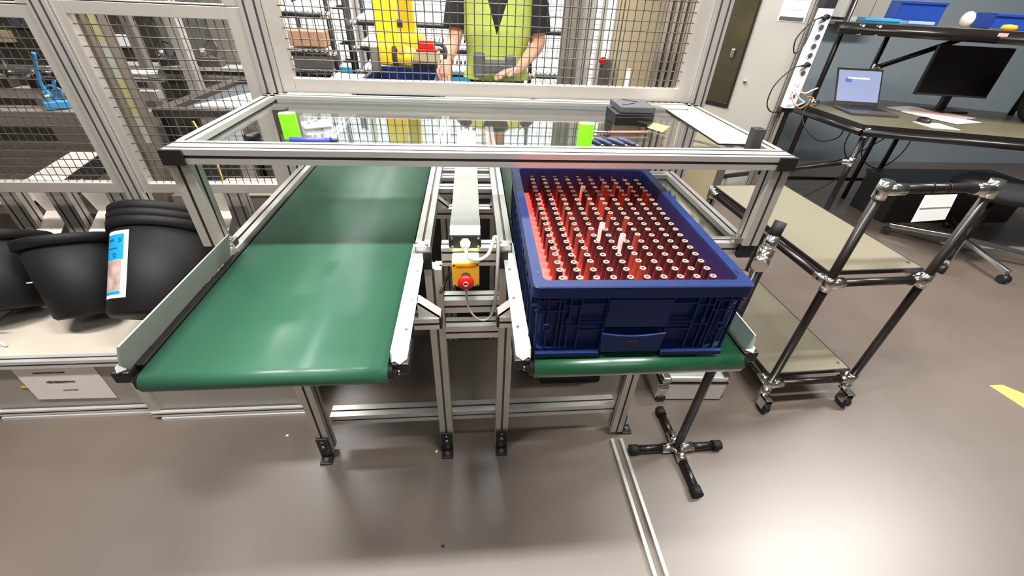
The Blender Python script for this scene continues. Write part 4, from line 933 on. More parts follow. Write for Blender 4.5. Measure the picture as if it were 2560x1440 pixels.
ve = obj('hi_vis_vest', vest_mesh(), 'hivis', per)
sol = ve.modifiers.new('thickness', 'SOLIDIFY'); sol.thickness = 0.004
obj('trousers', skin_leg := MB().tube([(PX - 0.07, PY, 0.98), (PX - 0.09, PY, 0.75), (PX - 0.10, PY, 0.45), (PX - 0.10, PY + 0.01, 0.09)], 0.088, 16).tube([(PX + 0.07, PY, 0.98), (PX + 0.09, PY, 0.75), (PX + 0.10, PY, 0.45), (PX + 0.10, PY + 0.01, 0.09)], 0.088, 16), 'cloth_black', per)
obj('hair', MB().sphere((PX, PY + 0.008, 1.735), 0.092, 20, 0, (0.92, 1.08, 0.95)), 'hair', per)
obj('nose', MB().cyl((PX, PY - 0.100, 1.675), (PX, PY - 0.125, 1.650), 0.006, 0.013, n=10), 'skin', per)
for s in (-1, 1):
    obj('eye', MB().sphere((PX + s * 0.031, PY - 0.098, 1.685), 0.011, 10), 'white', per)
    obj('ear', MB().sphere((PX + s * 0.080, PY - 0.005, 1.67), 0.022, 10, 0, (0.35, 0.8, 1.3)), 'skin', per)
    obj('shoe', MB().b2((PX + s * 0.11 - 0.05, PY - 0.19, 0), (PX + s * 0.11 + 0.05, PY + 0.08, 0.085)), 'black', per, bevel=0.03, bseg=3)
obj('mouth', MB().sphere((PX, PY - 0.098, 1.628), 0.018, 10, 0, (1.1, 0.4, 0.3)), 'glove', per)
gl_ = MB().tube([(PX - 0.285, PY - 0.155, 1.085), (PX - 0.295, PY - 0.20, 1.03)], 0.036, 12)
t = thing('hand_controller', 'dark grey handheld controller at the waist of the worker', 'controller', (PX + 0.0, PY - 0.19, 1.045))
obj('body', MB().b2((PX - 0.120, PY - 0.225, 1.040), (PX + 0.070, PY - 0.175, 1.100)), 'graphite', t, bevel=0.01)
obj('grip', MB().b2((PX - 0.140, PY - 0.235, 1.015), (PX - 0.075, PY - 0.170, 1.135)), 'graphite', t, bevel=0.015, bseg=3)
obj('grip', MB().b2((PX + 0.035, PY - 0.235, 1.015), (PX + 0.095, PY - 0.170, 1.125)), 'graphite', t, bevel=0.015, bseg=3)
t = thing('marker_pen', 'pink pen held in the hand of the worker', 'pen', (PX - 0.345, 2.60, 1.0))
obj('barrel', MB().cyl((PX - 0.345, 2.60, 1.06), (PX - 0.325, 2.57, 0.99), 0.008, 0.005), 'glove', t)

# ================================================================ REST OF THE CELL
t = thing('cell_table', 'white-edged grey table in front of the worker', 'table', (0.3, 2.45, 0))
obj('table_top', MB().b2((-0.13, 2.28, 0.955), (0.78, 2.57, 0.985)), 'white', t, bevel=0.003)
obj('front_panel', MB().b2((-0.11, 2.30, 0.5), (0.76, 2.31, 0.955)), 'grey_machine', t)
for x in (-0.09, 0.74):
    for y in (2.32, 2.54): obj('leg', MB().b2((x - 0.02, y - 0.02, 0), (x + 0.02, y + 0.02, 0.955)), 'alu_frame', t)
t = thing('cell_table', 'white work surface left of the inner crate', 'table', (-0.9, 2.5, 0))
obj('table_top', MB().b2((-0.84, 2.30, 0.93), (-0.615, 3.0, 0.95)), 'white', t, bevel=0.003)
for x in (-0.80, -0.66):
    for y in (2.34, 2.96): obj('leg', MB().b2((x - 0.015, y - 0.015, 0), (x + 0.015, y + 0.015, 0.93)), 'alu_frame', t)
def flow_rack(x0, x1, y, zs_, label, depth=0.45, roll=True):
    t = thing('flow_rack', label, 'rack', ((x0 + x1) / 2, y + depth / 2, 0), 0, 'pipe racks at the back of the cell')
    for x in (x0, x1):
        for yy in (y, y + depth): obj('upright', MB().cyl((x, yy, 0), (x, yy, 1.75), 0.014, n=12), 'black_pipe', t)
    for z in zs_:
        obj('shelf_pipe', MB().cyl((x0, y, z), (x1, y, z), 0.014, n=12), 'cable_black', t); obj('shelf_pipe', MB().cyl((x0, y + depth, z + 0.03), (x1, y + depth, z + 0.03), 0.014, n=12), 'cable_black', t)
        if roll:
            rb = MB(); k = 0; x = x0 + 0.05
            while x < x1 - 0.03:
                for q in range(7): rb.cyl((x - 0.010, y + 0.03 + q * 0.06, z + 0.022 + q * 0.004), (x + 0.010, y + 0.03 + q * 0.06, z + 0.022 + q * 0.004), 0.015, n=8)
                x += 0.034
            ro_ = obj('track_rollers', rb, 'white', t); ro_['kind'] = 'stuff'
        obj('joint', MB().cyl((x0, y, z - 0.022), (x0, y, z + 0.022), 0.018, n=10).cyl((x0 + 0.012, y, z), (x0 + 0.045, y, z), 0.018, n=10), 'chrome', t)
        obj('joint', MB().cyl((x1, y, z - 0.022), (x1, y, z + 0.022), 0.018, n=10).cyl((x1 - 0.045, y, z), (x1 - 0.012, y, z), 0.018, n=10), 'chrome', t)
    return t
flow_rack(-1.24, -0.90, 3.25, (0.72, 0.90, 1.02, 1.24), 'black pipe rack with cartons and white rollers, left of the robot')
flow_rack(-0.86, 0.02, 3.65, (0.62, 0.86, 1.02, 1.18), 'black pipe rack with white rollers between robot and worker')
flow_rack(0.42, 0.72, 3.3, (0.72, 0.84, 0.92, 1.19), 'black pipe rack with white rollers right of the worker')
for k, (z, m, lab, x0, x1) in enumerate(((1.065, 'brown', 'brown cardboard carton on the pipe rack by the robot', -1.17, -0.95), (0.935, 'dark_brown', 'dark grey carton under the brown carton', -1.17, -0.93), (0.765, 'dark_brown', 'dark carton, lowest on the pipe rack by the robot', -1.16, -0.93))):
    t = thing('carton', lab, 'carton', ((x0 + x1) / 2, 3.36, z))
    obj('box', MB().b2((x0, 3.24, z), (x1, 3.50, z + (0.085 if k != 2 else 0.12))), m, t, bevel=0.003)
    obj('tape', MB().b2((x0 - 0.0005, 3.36, z + (0.085 if k != 2 else 0.12)), (x1 + 0.0005, 3.39, z + (0.0856 if k != 2 else 0.1206))), 'beige', t)
t = thing('back_guard', 'second wire mesh screen across the back of the cell', 'fence', (-0.3, 4.3, 0))
gm_ = MB(); hh = 0.0016
for i in range(70):
    x = -2.0 + i * 0.045; gm_.b2((x - hh, 4.3 - hh, 0.3), (x + hh, 4.3 + hh, 2.0))
for j in range(38):
    z = 0.3 + j * 0.045; gm_.b2((-2.0, 4.3 - hh, z - hh), (1.15, 4.3 + hh, z + hh))
obj('wire_mesh', gm_, 'wire', t)
for x in (-2.02, -0.95, 0.12, 1.17): obj('upright', MB().b2((x - 0.025, 4.27, 0), (x + 0.025, 4.32, 2.05)), 'alu_frame', t)
def profpost(x, y, w_, m, lab, nm='cell_post', z1=2.0, d=0.06):
    t = thing(nm, lab, 'post', (x, y, 0), 0, 'posts at the right side of the cell')
    obj('profile', MB().profile((x, y, 0), (x, y, z1), w_, d, (0, 1, 0), nw=2 if w_ > 0.06 else 1), [m, 'groove'], t)
profpost(0.50, 2.40, 0.085, 'grey_machine', 'left grey slotted post right of the worker')
profpost(0.590, 2.44, 0.060, 'alu_frame', 'light slotted post right of the worker')
profpost(0.745, 2.40, 0.05, 'beige', 'slim beige slotted post right of the red knob')
t = thing('curtain_panel', 'pale yellow vertical panel behind the mesh, right side', 'panel', (0.83, 2.55, 0))
obj('panel', MB().b2((0.775, 2.54, 0), (1.02, 2.56, 2.0)), 'beige', t)
t = thing('slatted_screen', 'brown-grey slatted screen behind the mesh, far right', 'screen', (1.05, 2.35, 0))
sb_ = MB()
for k in range(6): sb_.b2((0.93 + k * 0.036, 2.30, 0), (0.93 + k * 0.036 + 0.022, 2.33, 2.0))
obj('slats', sb_, 'slat_brown', t); obj('backing', MB().b2((0.93, 2.335, 0), (1.15, 2.345, 2.0)), 'grey_machine', t)
t = thing('rotary_switch', 'small red knob on a grey arm behind the mesh', 'knob', (0.655, 2.38, 1.10))
obj('knob', MB().cyl((0.665, 2.345, 1.147), (0.665, 2.325, 1.147), 0.018, n=16), 'red', t, bevel=0.003)
obj('arm', MB().b2((0.660, 2.345, 1.02), (0.715, 2.36, 1.155)), 'dark_brown', t)
t = thing('blue_pedestal', 'small blue-topped pedestal low behind the mesh, under the red knob', 'pedestal', (0.65, 2.66, 0))
obj('blue_top', MB().b2((0.60, 2.60, 0.94), (0.70, 2.72, 0.975)), 'sky_blue', t, bevel=0.003)
obj('column', MB().b2((0.63, 2.64, 0), (0.67, 2.68, 0.94)), 'grey_machine', t)
obj('actuator_rod', MB().cyl((0.765, 2.2, 0.98), (0.79, 2.28, 1.12), 0.010, n=12), 'white', label='white actuator rod leaning behind the mesh, right side', cat='rod')
obj('white_strip', MB().b2((0.30, 2.22, 0.987), (0.33, 2.30, 0.999)), 'white', label='small white strip on the grey cell table', cat='strip')

# ================================================================ RIGHT SIDE: lower cabinet, enclosure door, pole with sockets
t = thing('base_cabinet', 'beige steel cabinet seen under the shelf at right', 'cabinet', (1.30, 3.0, 0))
obj('body', MB().b2((0.90, 2.76, 0.02), (1.735, 3.3, 0.60)), 'beige', t, bevel=0.004)
obj('plinth_base', MB().b2((0.92, 2.78, 0), (1.715, 3.28, 0.02)), 'black', t)
obj('dark_side_strip', MB().b2((1.736, 2.765, 0.02), (1.80, 2.80, 0.60)), 'dark_brown', t)  # darker strip beside the cabinet's right edge
A_ = Vector((1.90, 3.75)); B_ = Vector((2.30, 3.10)); dd = (B_ - A_).normalized(); nn = Vector((-dd.y, dd.x)); nn = nn if nn.y < 0 or nn.x < 0 else -nn
import mathutils
def dquad(u0, u1, off0, off1, z0, z1):
    """box on the door plane: u along the door from its far edge, off outwards"""
    mb = MB(); pts = [A_ + dd * u0 + nn * off0, A_ + dd * u1 + nn * off0, A_ + dd * u1 + nn * off1, A_ + dd * u0 + nn * off1]
    return mb.prism([(p.x, p.y) for p in pts], z0, z1)
Ld = (B_ - A_).length
t = thing('enclosure_door', 'light grey enclosure with a tall dark tinted window', 'enclosure', (2.1, 3.4, 0))
obj('door', dquad(-0.25, Ld, 0.0, -0.04, 0.35, 2.1), 'enclosure', t, bevel=0.003)
obj('cabinet_body', dquad(-0.25, Ld - 0.02, -0.045, -0.17, 0.0, 2.1), 'enclosure', t)
wn = obj('window', dquad(-0.02, 0.33, 0.006, 0.001, 0.74, 2.05), 'tinted', t, bevel=0.001)
obj('window_seal', dquad(-0.035, -0.02, 0.008, 0.0005, 0.725, 2.05).b2((0, 0, 0), (0.0001, 0.0001, 0.0001)) if False else dquad(0.33, 0.345, 0.009, 0.0005, 0.725, 2.05), 'black', t)
obj('window_seal', dquad(-0.02, 0.345, 0.009, 0.0005, 0.705, 0.735), 'black', t)
obj('lock', dquad(0.405, 0.43, 0.012, 0.0, 0.90, 0.925), 'chrome', t, bevel=0.004)
obj('window_handle', dquad(0.24, 0.27, 0.02, 0.006, 1.06, 1.12), 'steel', wn, bevel=0.006)
obj('vent_slots', dquad(0.07, 0.14, 0.009, 0.006, 1.21, 1.235), 'steel', wn)
nt_ = thing('door_notice', 'white notice with a dark band, on the grey enclosure', 'notice', (2.2, 3.2, 1.32))
obj('sheet', dquad(0.50, 0.68, 0.004, 0.001, 1.318, 1.60), 'white', nt_)
obj('dark_band', dquad(0.51, 0.67, 0.006, 0.004, 1.322, 1.345), 'graphite', nt_)
obj('print_line', dquad(0.54, 0.65, 0.0055, 0.004, 1.385, 1.392), 'tape_w', nt_)
obj('picture_block', dquad(0.54, 0.66, 0.0055, 0.004, 1.44, 1.58), 'tape_w', nt_)
# pole and socket strip
QX, QY = 2.217, 2.985
t = thing('support_pole', 'black slotted pole carrying the white socket strip', 'pole', (QX, QY, 0))
obj('pole', MB().cyl((QX + 0.035, QY, 0), (QX + 0.035, QY, 1.9), 0.016, n=14), 'black_pipe', t)
obj('grey_profile', MB().profile((QX - 0.018, QY + 0.03, 0.0), (QX - 0.018, QY + 0.03, 1.9), 0.05, 0.03, (0, 1, 0)), ['grey_machine', 'groove'], t)
obj('clamp', MB().b2((QX - 0.04, QY - 0.035, 0.79), (QX + 0.055, QY + 0.012, 0.82)), 'black', t, bevel=0.004)
ps = thing('socket_strip', 'long white socket strip with round outlets on the pole', 'socket strip', (QX, QY, 0.82))
obj('housing', MB().b2((QX - 0.035, QY - 0.055, 0.822), (QX + 0.035, QY - 0.001, 1.405)), 'white', ps, bevel=0.004)
for k in range(8):
    z = 1.375 - k * 0.052 - 0.02
    so = obj('outlet', MB().cyl((QX - 0.004, QY - 0.0555, z), (QX - 0.004, QY - 0.0575, z), 0.021, n=20), 'tape_w', ps)
    obj('outlet_well', MB().cyl((QX - 0.004, QY - 0.0576, z), (QX - 0.004, QY - 0.058, z), 0.016, n=16), 'graphite', so)
obj('rocker_switch', MB().b2((QX - 0.02, QY - 0.0585, 0.885), (QX + 0.006, QY - 0.055, 0.91)), 'red', ps, bevel=0.001)
obj('end_cap', MB().b2((QX - 0.037, QY - 0.057, 1.405), (QX + 0.037, QY + 0.0, 1.50)), 'cloth_black', ps, bevel=0.003)
def plug(z, pts, lab):
    p = thing('plug', lab, 'plug', (QX, QY - 0.07, z), 0, 'plugs in the socket strip')
    obj('plug_body', MB().cyl((QX - 0.004, QY - 0.0585, z), (QX - 0.004, QY - 0.085, z), 0.017, 0.012, n=14).cyl((QX - 0.004, QY - 0.078, z), (QX - 0.055, QY - 0.085, z - 0.004), 0.009, 0.006, n=10), 'black', p)
    obj('cord', MB().tube([(QX - 0.055, QY - 0.085, z - 0.004)] + pts, 0.0042, 8), 'cable_black', p)
plug(1.36, [(QX - 0.11, QY - 0.09, 1.33), (QX - 0.16, QY - 0.08, 1.24), (QX - 0.13, QY - 0.07, 1.16), (QX - 0.07, QY - 0.05, 1.20), (QX - 0.045, QY - 0.03, 1.34)], 'black plug at the top of the socket strip, cord looping')
plug(1.095, [(QX - 0.12, QY - 0.09, 1.07), (QX - 0.19, QY - 0.08, 0.97), (QX - 0.19, QY - 0.07, 0.86), (QX - 0.13, QY - 0.05, 0.80), (QX - 0.05, QY - 0.02, 0.79)], 'black plug halfway down the socket strip, long drooping cord')
for z, lab in ((0.99, 'white plug low in the socket strip'), (0.94, 'lowest white plug in the socket strip')):
    p = thing('plug', lab, 'plug', (QX, QY - 0.07, z), 0, 'plugs in the socket strip')
    obj('plug_body', MB().cyl((QX - 0.01, QY - 0.058, z), (QX - 0.03, QY - 0.10, z), 0.020, 0.016, n=12), 'white', p)
    obj('cord', MB().tube([(QX - 0.03, QY - 0.10, z), (QX - 0.05, QY - 0.10, z - 0.03), (QX + 0.01, QY - 0.09, z - 0.09), (QX + 0.12, QY - 0.02, 0.86)], 0.005), 'white', p)

# ================================================================ WORKBENCH
ZD = 0.80
wb = thing('workbench', 'black pipe workbench with a dark top and an upper shelf', 'workbench', (3.2, 2.9, 0))
obj('desk_top', MB().prism([(2.52, 3.234), (2.54, 2.62), (3.42, 2.355), (4.40, 2.05), (4.62, 2.80), (3.7, 3.30), (3.3, 3.50)], ZD - 0.028, ZD), ['bench_top'], wb)
obj('edge_band', MB().prism([(2.515, 3.234), (2.535, 2.615), (2.54, 2.62), (2.52, 3.234)], ZD - 0.029, ZD - 0.0005).prism([(2.535, 2.614), (3.42, 2.349), (4.40, 2.044), (4.40, 2.050), (3.42, 2.355), (2.54, 2.62)], ZD - 0.029, ZD - 0.0005), 'edge', wb)
def pipe(a, b, nm='pipe', r=0.018, m='black_pipe'): return obj(nm, MB().cyl(a, b, r, n=14), m, wb)
def joint(p, d=(1, 0, 0), L=0.05):
    d = Vector(d).normalized(); p = Vector(p)
    obj('pipe_joint', MB().cyl(p - d * 0.01, p + d * L, 0.021, n=12).cyl(p + Vector((0, 0, -0.03)), p + Vector((0, 0, 0.03)), 0.021, n=12), 'chrome', wb)
fe = [((2.50, 3.22), (2.53, 2.60)), ((2.53, 2.60), (3.41, 2.33)), ((3.41, 2.33), (4.40, 2.03))]
obj('front_rail', MB().cyl((2.50, 3.22, ZD - 0.047), (2.53, 2.60, ZD - 0.047), 0.021, n=12), 'black_pipe', wb)
obj('front_rail', MB().cyl((2.53, 2.60, ZD - 0.047), (4.40, 2.03, ZD - 0.047), 0.021, n=12), 'black_pipe', wb)
pipe((2.575, 2.61, 0), (2.575, 2.61, ZD - 0.05), 'leg'); joint((2.575, 2.61, ZD - 0.047), (0.95, -0.3, 0)); joint((2.575, 2.61, 0.56), (-0.6, 0.5, -0.2))
pipe((2.575, 2.61, 0.56), (2.05, 3.30, 0.18), 'brace')
pipe((3.36, 3.30, 0), (3.36, 3.30, ZD - 0.03), 'leg'); pipe((3.50, 3.24, 0), (3.50, 3.24, ZD - 0.03), 'leg')
pipe((2.54, 3.15, 0), (2.54, 3.15, 1.80), 'upright'); joint((2.54, 3.15, ZD + 0.02)); pipe((4.2, 2.25, 0), (4.2, 2.25, ZD - 0.05), 'leg')
pipe((3.20, 3.48, ZD), (3.20, 3.48, 1.32), 'upright'); pipe((3.20, 3.46, 1.03), (3.55, 3.20, 1.27), 'brace'); joint((3.20, 3.46, 1.03), (0.7, -0.4, 0.4)); pipe((4.06, 3.0, ZD), (4.06, 3.0, 1.32), 'upright')
obj('lower_rail', MB().cyl((2.05, 3.35, 0.17), (4.2, 3.30, 0.17), 0.0155, n=12), 'black_pipe', wb)
# upper shelf
obj('upper_shelf', MB().prism([(2.44, 3.12), (2.52, 3.02), (3.30, 2.72), (4.0, 2.45), (4.25, 3.1), (3.3, 3.55), (2.5, 3.45)], 1.318, 1.336), 'bench_top', wb)
obj('edge_band', MB().prism([(2.437, 3.116), (2.517, 3.014), (3.30, 2.713), (4.0, 2.443), (4.0, 2.449), (3.30, 2.719), (2.52, 3.019), (2.44, 3.12)], 1.316, 1.3355), 'edge', wb)
obj('upper_rail', MB().cyl((2.43, 3.05, 1.297), (3.25, 2.74, 1.292), 0.026, n=12).cyl((3.25, 2.74, 1.292), (4.0, 2.45, 1.292), 0.026, n=12), 'black_pipe', wb)
for x, y in ((2.55, 3.01), (2.64, 2.975)): joint((x, y, 1.30), (0.93, -0.36, 0), 0.06)

# laptop
def rect_on(t, name, P0, ux, uz, w_, h_, th, m, bev=0.0, parent=None):
    P0 = Vector(P0); ux = Vector(ux).normalized(); uz = Vector(uz).normalized(); n_ = ux.cross(uz).normalized()
    vs = []
    for d_ in (0, -th):
        for a, b in ((0, 0), (w_, 0), (w_, h_), (0, h_)): vs.append(P0 + ux * a + uz * b + n_ * d_)
    return obj(name, MB().add(vs, [(0, 1, 2, 3), (7, 6, 5, 4), (0, 4, 5, 1), (1, 5, 6, 2), (2, 6, 7, 3), (3, 7, 4, 0)]), m, parent or t, bevel=bev)
lp = thing('laptop', 'open laptop with a lit pale blue screen on the workbench', 'laptop', (2.85, 3.0, ZD))
ux = Vector((0.985, -0.17, 0)); uz = Vector((-0.20, 0.22, 0.95)).normalized(); L0 = Vector((2.70, 3.12, ZD + 0.020))
rect_on(lp, 'lid', L0, ux, uz, 0.32, 0.25, 0.010, 'laptop', 0.003)
nrm = ux.cross(uz).normalized()
rect_on(lp, 'screen', L0 + ux * 0.012 + uz * 0.028 + nrm * 0.001, ux, uz, 0.296, 0.208, 0.0008, 'screen')
rect_on(lp, 'screen_bar', L0 + ux * 0.08 + uz * 0.180 + nrm * 0.0018, ux, uz, 0.15, 0.010, 0.0006, 'screen_bar')
rect_on(lp, 'screen_tile', L0 + ux * 0.06 + uz * 0.155 + nrm * 0.0018, ux, uz, 0.05, 0.030, 0.0006, 'screen_tile')
vfw = Vector((-0.17, -0.985, 0)).normalized()
kb = rect_on(lp, 'keyboard_base', L0 + Vector((0, 0, -0.003)), vfw, ux, 0.25, 0.32, 0.016, 'laptop', 0.004)
rect_on(lp, 'keys', L0 + ux * 0.02 + vfw * 0.02 + Vector((0, 0, -0.002)), vfw, ux, 0.12, 0.28, 0.001, 'black')
ph_ = thing('paper_sheets', 'loose white papers with pink lines behind the laptop', 'papers', (3.3, 3.0, ZD))
obj('sheet', MB().prism([(3.18, 3.16), (3.42, 3.22), (3.62, 2.86), (3.30, 2.78)], ZD + 0.0005, ZD + 0.003), 'white', ph_)
obj('sheet', MB().prism([(3.15, 3.0), (3.35, 3.1), (3.5, 2.72), (3.25, 2.66)], ZD + 0.0032, ZD + 0.006), 'paper', ph_)
obj('printed_line', MB().prism([(3.30, 3.10), (3.38, 3.12), (3.54, 2.84), (3.46, 2.80)], ZD + 0.0062, ZD + 0.0066), 'glove', ph_)
obj('mouse_pad', MB().prism([(2.98, 2.72), (3.14, 2.68), (3.13, 2.52), (2.97, 2.56)], ZD + 0.0005, ZD + 0.003), 'white', label='white sheet under the black mouse on the workbench', cat='paper')
t = thing('computer_mouse', 'black computer mouse beside the laptop', 'mouse', (3.05, 2.70, ZD))
obj('shell', MB().sphere((3.04, 2.70, ZD + 0.012), 0.034, 16, 0, (0.9, 1.4, 0.75)), 'black', t)
mo = thing('monitor', 'large dark monitor behind the laptop', 'monitor', (3.70, 3.0, ZD))
mx = Vector((0.98, -0.2, 0)).normalized(); mz = Vector((0.0, 0.02, 1)).normalized(); m0 = Vector((3.33, 3.14, 0.90))
rect_on(mo, 'bezel', m0, mx, mz, 0.50, 0.325, 0.03, 'black', 0.004)
rect_on(mo, 'screen', m0 + mx * 0.012 + mz * 0.02 + mx.cross(mz) * 0.001, mx, mz, 0.476, 0.293, 0.0008, 'off_screen')
rect_on(mo, 'lower_trim', m0 + mx * 0.012 + mz * 0.002 + mx.cross(mz) * 0.0015, mx, mz, 0.476, 0.010, 0.0008, 'laptop')
obj('stand', MB().b2((3.55, 3.10, ZD + 0.012), (3.61, 3.13, 0.92)).b2((3.46, 3.00, ZD), (3.70, 3.16, ZD + 0.012)), 'black', mo, bevel=0.003)
bpk = thing('black_bag', 'black bag slumped at the right of the monitor', 'bag', (3.98, 2.75, ZD))
obj('bag_body', MB().sphere((3.93, 2.76, ZD + 0.13), 0.15, 18, 0, (0.8, 0.75, 0.9)), 'cloth_black', bpk)
obj('strap', MB().tube([(3.85, 2.68, ZD + 0.18), (3.95, 2.64, ZD + 0.28), (4.02, 2.70, ZD + 0.2)], 0.012), 'black', bpk)
obj('orange_tool', MB().cyl((3.62, 2.40, ZD + 0.008), (3.72, 2.36, ZD + 0.008), 0.008), 'orange', label='orange tool at the right edge of the workbench', cat='tool')
# things on the upper shelf
def openbin(x, y, z, w_, l_, h_, rz, m, lab, nm='storage_bin'):
    t = thing(nm, lab, 'storage bin', (x, y, z), rz, 'bins on the upper shelf')
    b = MB(); tk = 0.006
    b.b2((-w_ / 2, -l_ / 2, 0), (w_ / 2, l_ / 2, 0.005)); b.b2((-w_ / 2, -l_ / 2, 0.005), (w_ / 2, -l_ / 2 + tk, h_)); b.b2((-w_ / 2, l_ / 2 - tk, 0.005), (w_ / 2, l_ / 2, h_)); b.b2((-w_ / 2, -l_ / 2 + tk, 0.005), (-w_ / 2 + tk, l_ / 2 - tk, h_)); b.b2((w_ / 2 - tk, -l_ / 2 + tk, 0.005), (w_ / 2, l_ / 2 - tk, h_))
    obj('tub', b, m, t, local=True, bevel=0.002)
    obj('front_lip', MB().b2((-w_ / 2 - 0.004, -l_ / 2 - 0.008, h_ - 0.016), (w_ / 2 + 0.004, -l_ / 2, h_)), m, t, local=True, bevel=0.002)
    return t
US = 1.3365
openbin(2.72, 3.10, US, 0.20, 0.14, 0.028, -0.35, 'sky_blue', 'flat light blue bin, first from the left on the upper shelf')
openbin(2.93, 3.02, US, 0.14, 0.12, 0.022, -0.35, 'pale_blue', 'pale blue bin next to the light blue one')
openbin(3.05, 3.20, US, 0.26, 0.18, 0.13, -0.35, 'blue_bin', 'strong blue bin behind the pale blue one, upper shelf')
openbin(3.55, 2.95, US, 0.34, 0.22, 0.085, -0.35, 'blue_bin', 'wide strong blue bin at the right of the upper shelf')
t = thing('tape_dispenser', 'yellow and orange tape dispenser on the upper shelf', 'dispenser', (3.36, 2.80, US), -0.3)
obj('body', MB().lathe([(0.0001, 0), (0.035, 0.0), (0.045, 0.012), (0.038, 0.028), (0.0001, 0.032)], (0, 0, 0), 20, sy=0.6), 'orange', t, local=True)
obj('cutter', MB().b2((-0.10, -0.012, 0.002), (-0.035, 0.010, 0.008)), 'steel', t, local=True, bevel=0.001)
t = thing('white_glove', 'crumpled cream glove between the blue bins', 'glove', (3.22, 3.0, US)); obj('glove_body', MB().sphere((3.24, 2.98, US + 0.045), 0.05, 14, 0, (0.8, 0.7, 0.9)), 'sheet', t)
t = thing('paper_stack', 'white papers lying behind the light blue bin', 'papers', (2.9, 3.2, US)); obj('sheet', MB().box((2.80, 3.25, US + 0.012), (0.22, 0.10, 0.024), -0.3), 'white', t)
t = thing('price_tag', 'pink label holder on the upper shelf edge', 'label', (3.18, 2.75, 1.30)); obj('holder', MB().box((3.25, 2.717, 1.315), (0.05, 0.004, 0.018), -0.36), 'glove', t)
t = thing('price_tag', 'white label holder at the right of the pink one', 'label', (3.5, 2.62, 1.30)); obj('holder', MB().box((3.47, 2.632, 1.30), (0.045, 0.004, 0.022), -0.36), 'white', t)
# hanging cables
for k, (pts, lab) in enumerate((([(2.45, 3.05, 0.86), (2.40, 3.0, 0.74), (2.50, 2.9, 0.62), (2.62, 2.85, 0.66), (2.70, 2.95, 0.78)], 'thin black cable looping from the bench left end'),
        ([(2.95, 3.1, 0.76), (2.88, 3.05, 0.55), (2.95, 3.0, 0.35), (2.80, 3.1, 0.1), (2.70, 3.2, 0.01)], 'black cable hanging to the floor behind the bench leg'),
        ([(3.15, 3.1, 0.76), (3.05, 3.05, 0.50), (3.20, 3.0, 0.38), (3.35, 3.0, 0.5), (3.42, 3.05, 0.76)], 'black cable loop in the middle under the bench'),
        ([(3.3, 3.0, 0.76), (3.05, 3.1, 0.45), (2.7, 3.2, 0.28), (2.55, 3.3, 0.05)], 'long black cable slanting down left under the bench'),
        ([(3.95, 2.6, 0.76), (4.0, 2.55, 0.70), (4.15, 2.5, 0.72), (4.3, 2.45, 0.76)], 'short cable bow under the bench right end'),
        ([(2.36, 3.1, 0.95), (2.42, 3.1, 0.88), (2.5, 3.1, 0.86), (2.38, 3.05, 0.80), (2.30, 3.05, 0.90)], 'tangle of yellow and black leads beside the socket strip'))):
    obj('hanging_cable', MB().tube(pts, 0.004, 6), 'orange' if k == 5 else 'cable_black', label=lab, cat='cable', group='cables around the workbench')
obj('white_cable', MB().tube([(2.26, 2.98, 0.93), (2.34, 3.0, 0.91), (2.42, 3.05, 0.92), (2.5, 3.1, 0.93)], 0.005, 6), 'white', label='short white cable behind the socket strip', cat='cable')
obj('white_cable', MB().tube([(4.05, 2.78, 0.98), (4.10, 2.7, 0.90), (4.0, 2.62, 0.83), (3.8, 2.6, 0.81)], 0.005, 6), 'white', label='white cable lying by the black bag', cat='cable')

t = thing('storage_box', 'long black box on the floor under the bench, behind the cart handle', 'box', (3.8, 3.0, 0))
obj('body', MB().b2((3.30, 2.80, 0), (4.45, 3.15, 0.30)), 'black', t, bevel=0.006)
obj('lid', MB().b2((3.29, 2.79, 0.30), (4.46, 3.16, 0.325)), 'black', t, bevel=0.006)
t = thing('wall_cabinet', 'pale wall cabinet behind the upper bench shelf', 'cabinet', (3.6, 4.2, 1.38))
obj('body', MB().b2((3.22, 4.06, 1.34), (3.72, 4.319, 2.1)), 'enclosure', t, bevel=0.003)
obj('door_gap', MB().b2((3.468, 4.058, 1.35), (3.472, 4.061, 2.09)), 'groove', t)
# ================================================================ OFFICE CHAIR
ch = thing('swivel_chair', 'black swivel chair with a chrome star base beside the bench', 'chair', (3.46, 2.33, 0))
obj('seat', MB().lathe([(0.0001, 0.0), (0.20, 0.0), (0.245, 0.025), (0.245, 0.055), (0.20, 0.085), (0.0001, 0.09)], (3.49, 2.36, 0.43), 32), 'cloth_black', ch)
obj('gas_lift', MB().cyl((3.46, 2.33, 0.10), (3.47, 2.34, 0.43), 0.028, n=16), 'black', ch)
obj('backrest', MB().b2((3.62, 2.00, 0.56), (3.68, 2.30, 0.95)), 'cloth_black', ch, bevel=0.04, bseg=3)
obj('back_strut', MB().tube([(3.50, 2.34, 0.43), (3.64, 2.20, 0.45), (3.66, 2.16, 0.62)], 0.018), 'black', ch)
for k, (x, y) in enumerate(((3.10, 2.08), (3.41, 1.95), (3.86, 2.12), (3.80, 2.72), (3.17, 2.62))):
    d = Vector((x - 3.46, y - 2.33, 0)).normalized()
    arm_ = obj('base_arm', MB().extr((3.46, 2.33, 0.115), (x, y, 0.075), [(-0.022, -0.012), (0.022, -0.012), (0.014, 0.016), (-0.014, 0.016)]), 'chrome', ch, bevel=0.004)
    obj('caster', MB().cyl((x - d.y * 0.024, y + d.x * 0.024, 0.027), (x + d.y * 0.024, y - d.x * 0.024, 0.027), 0.027, n=16).cyl((x, y, 0.04), (x, y, 0.07), 0.008, n=8), 'black', arm_)

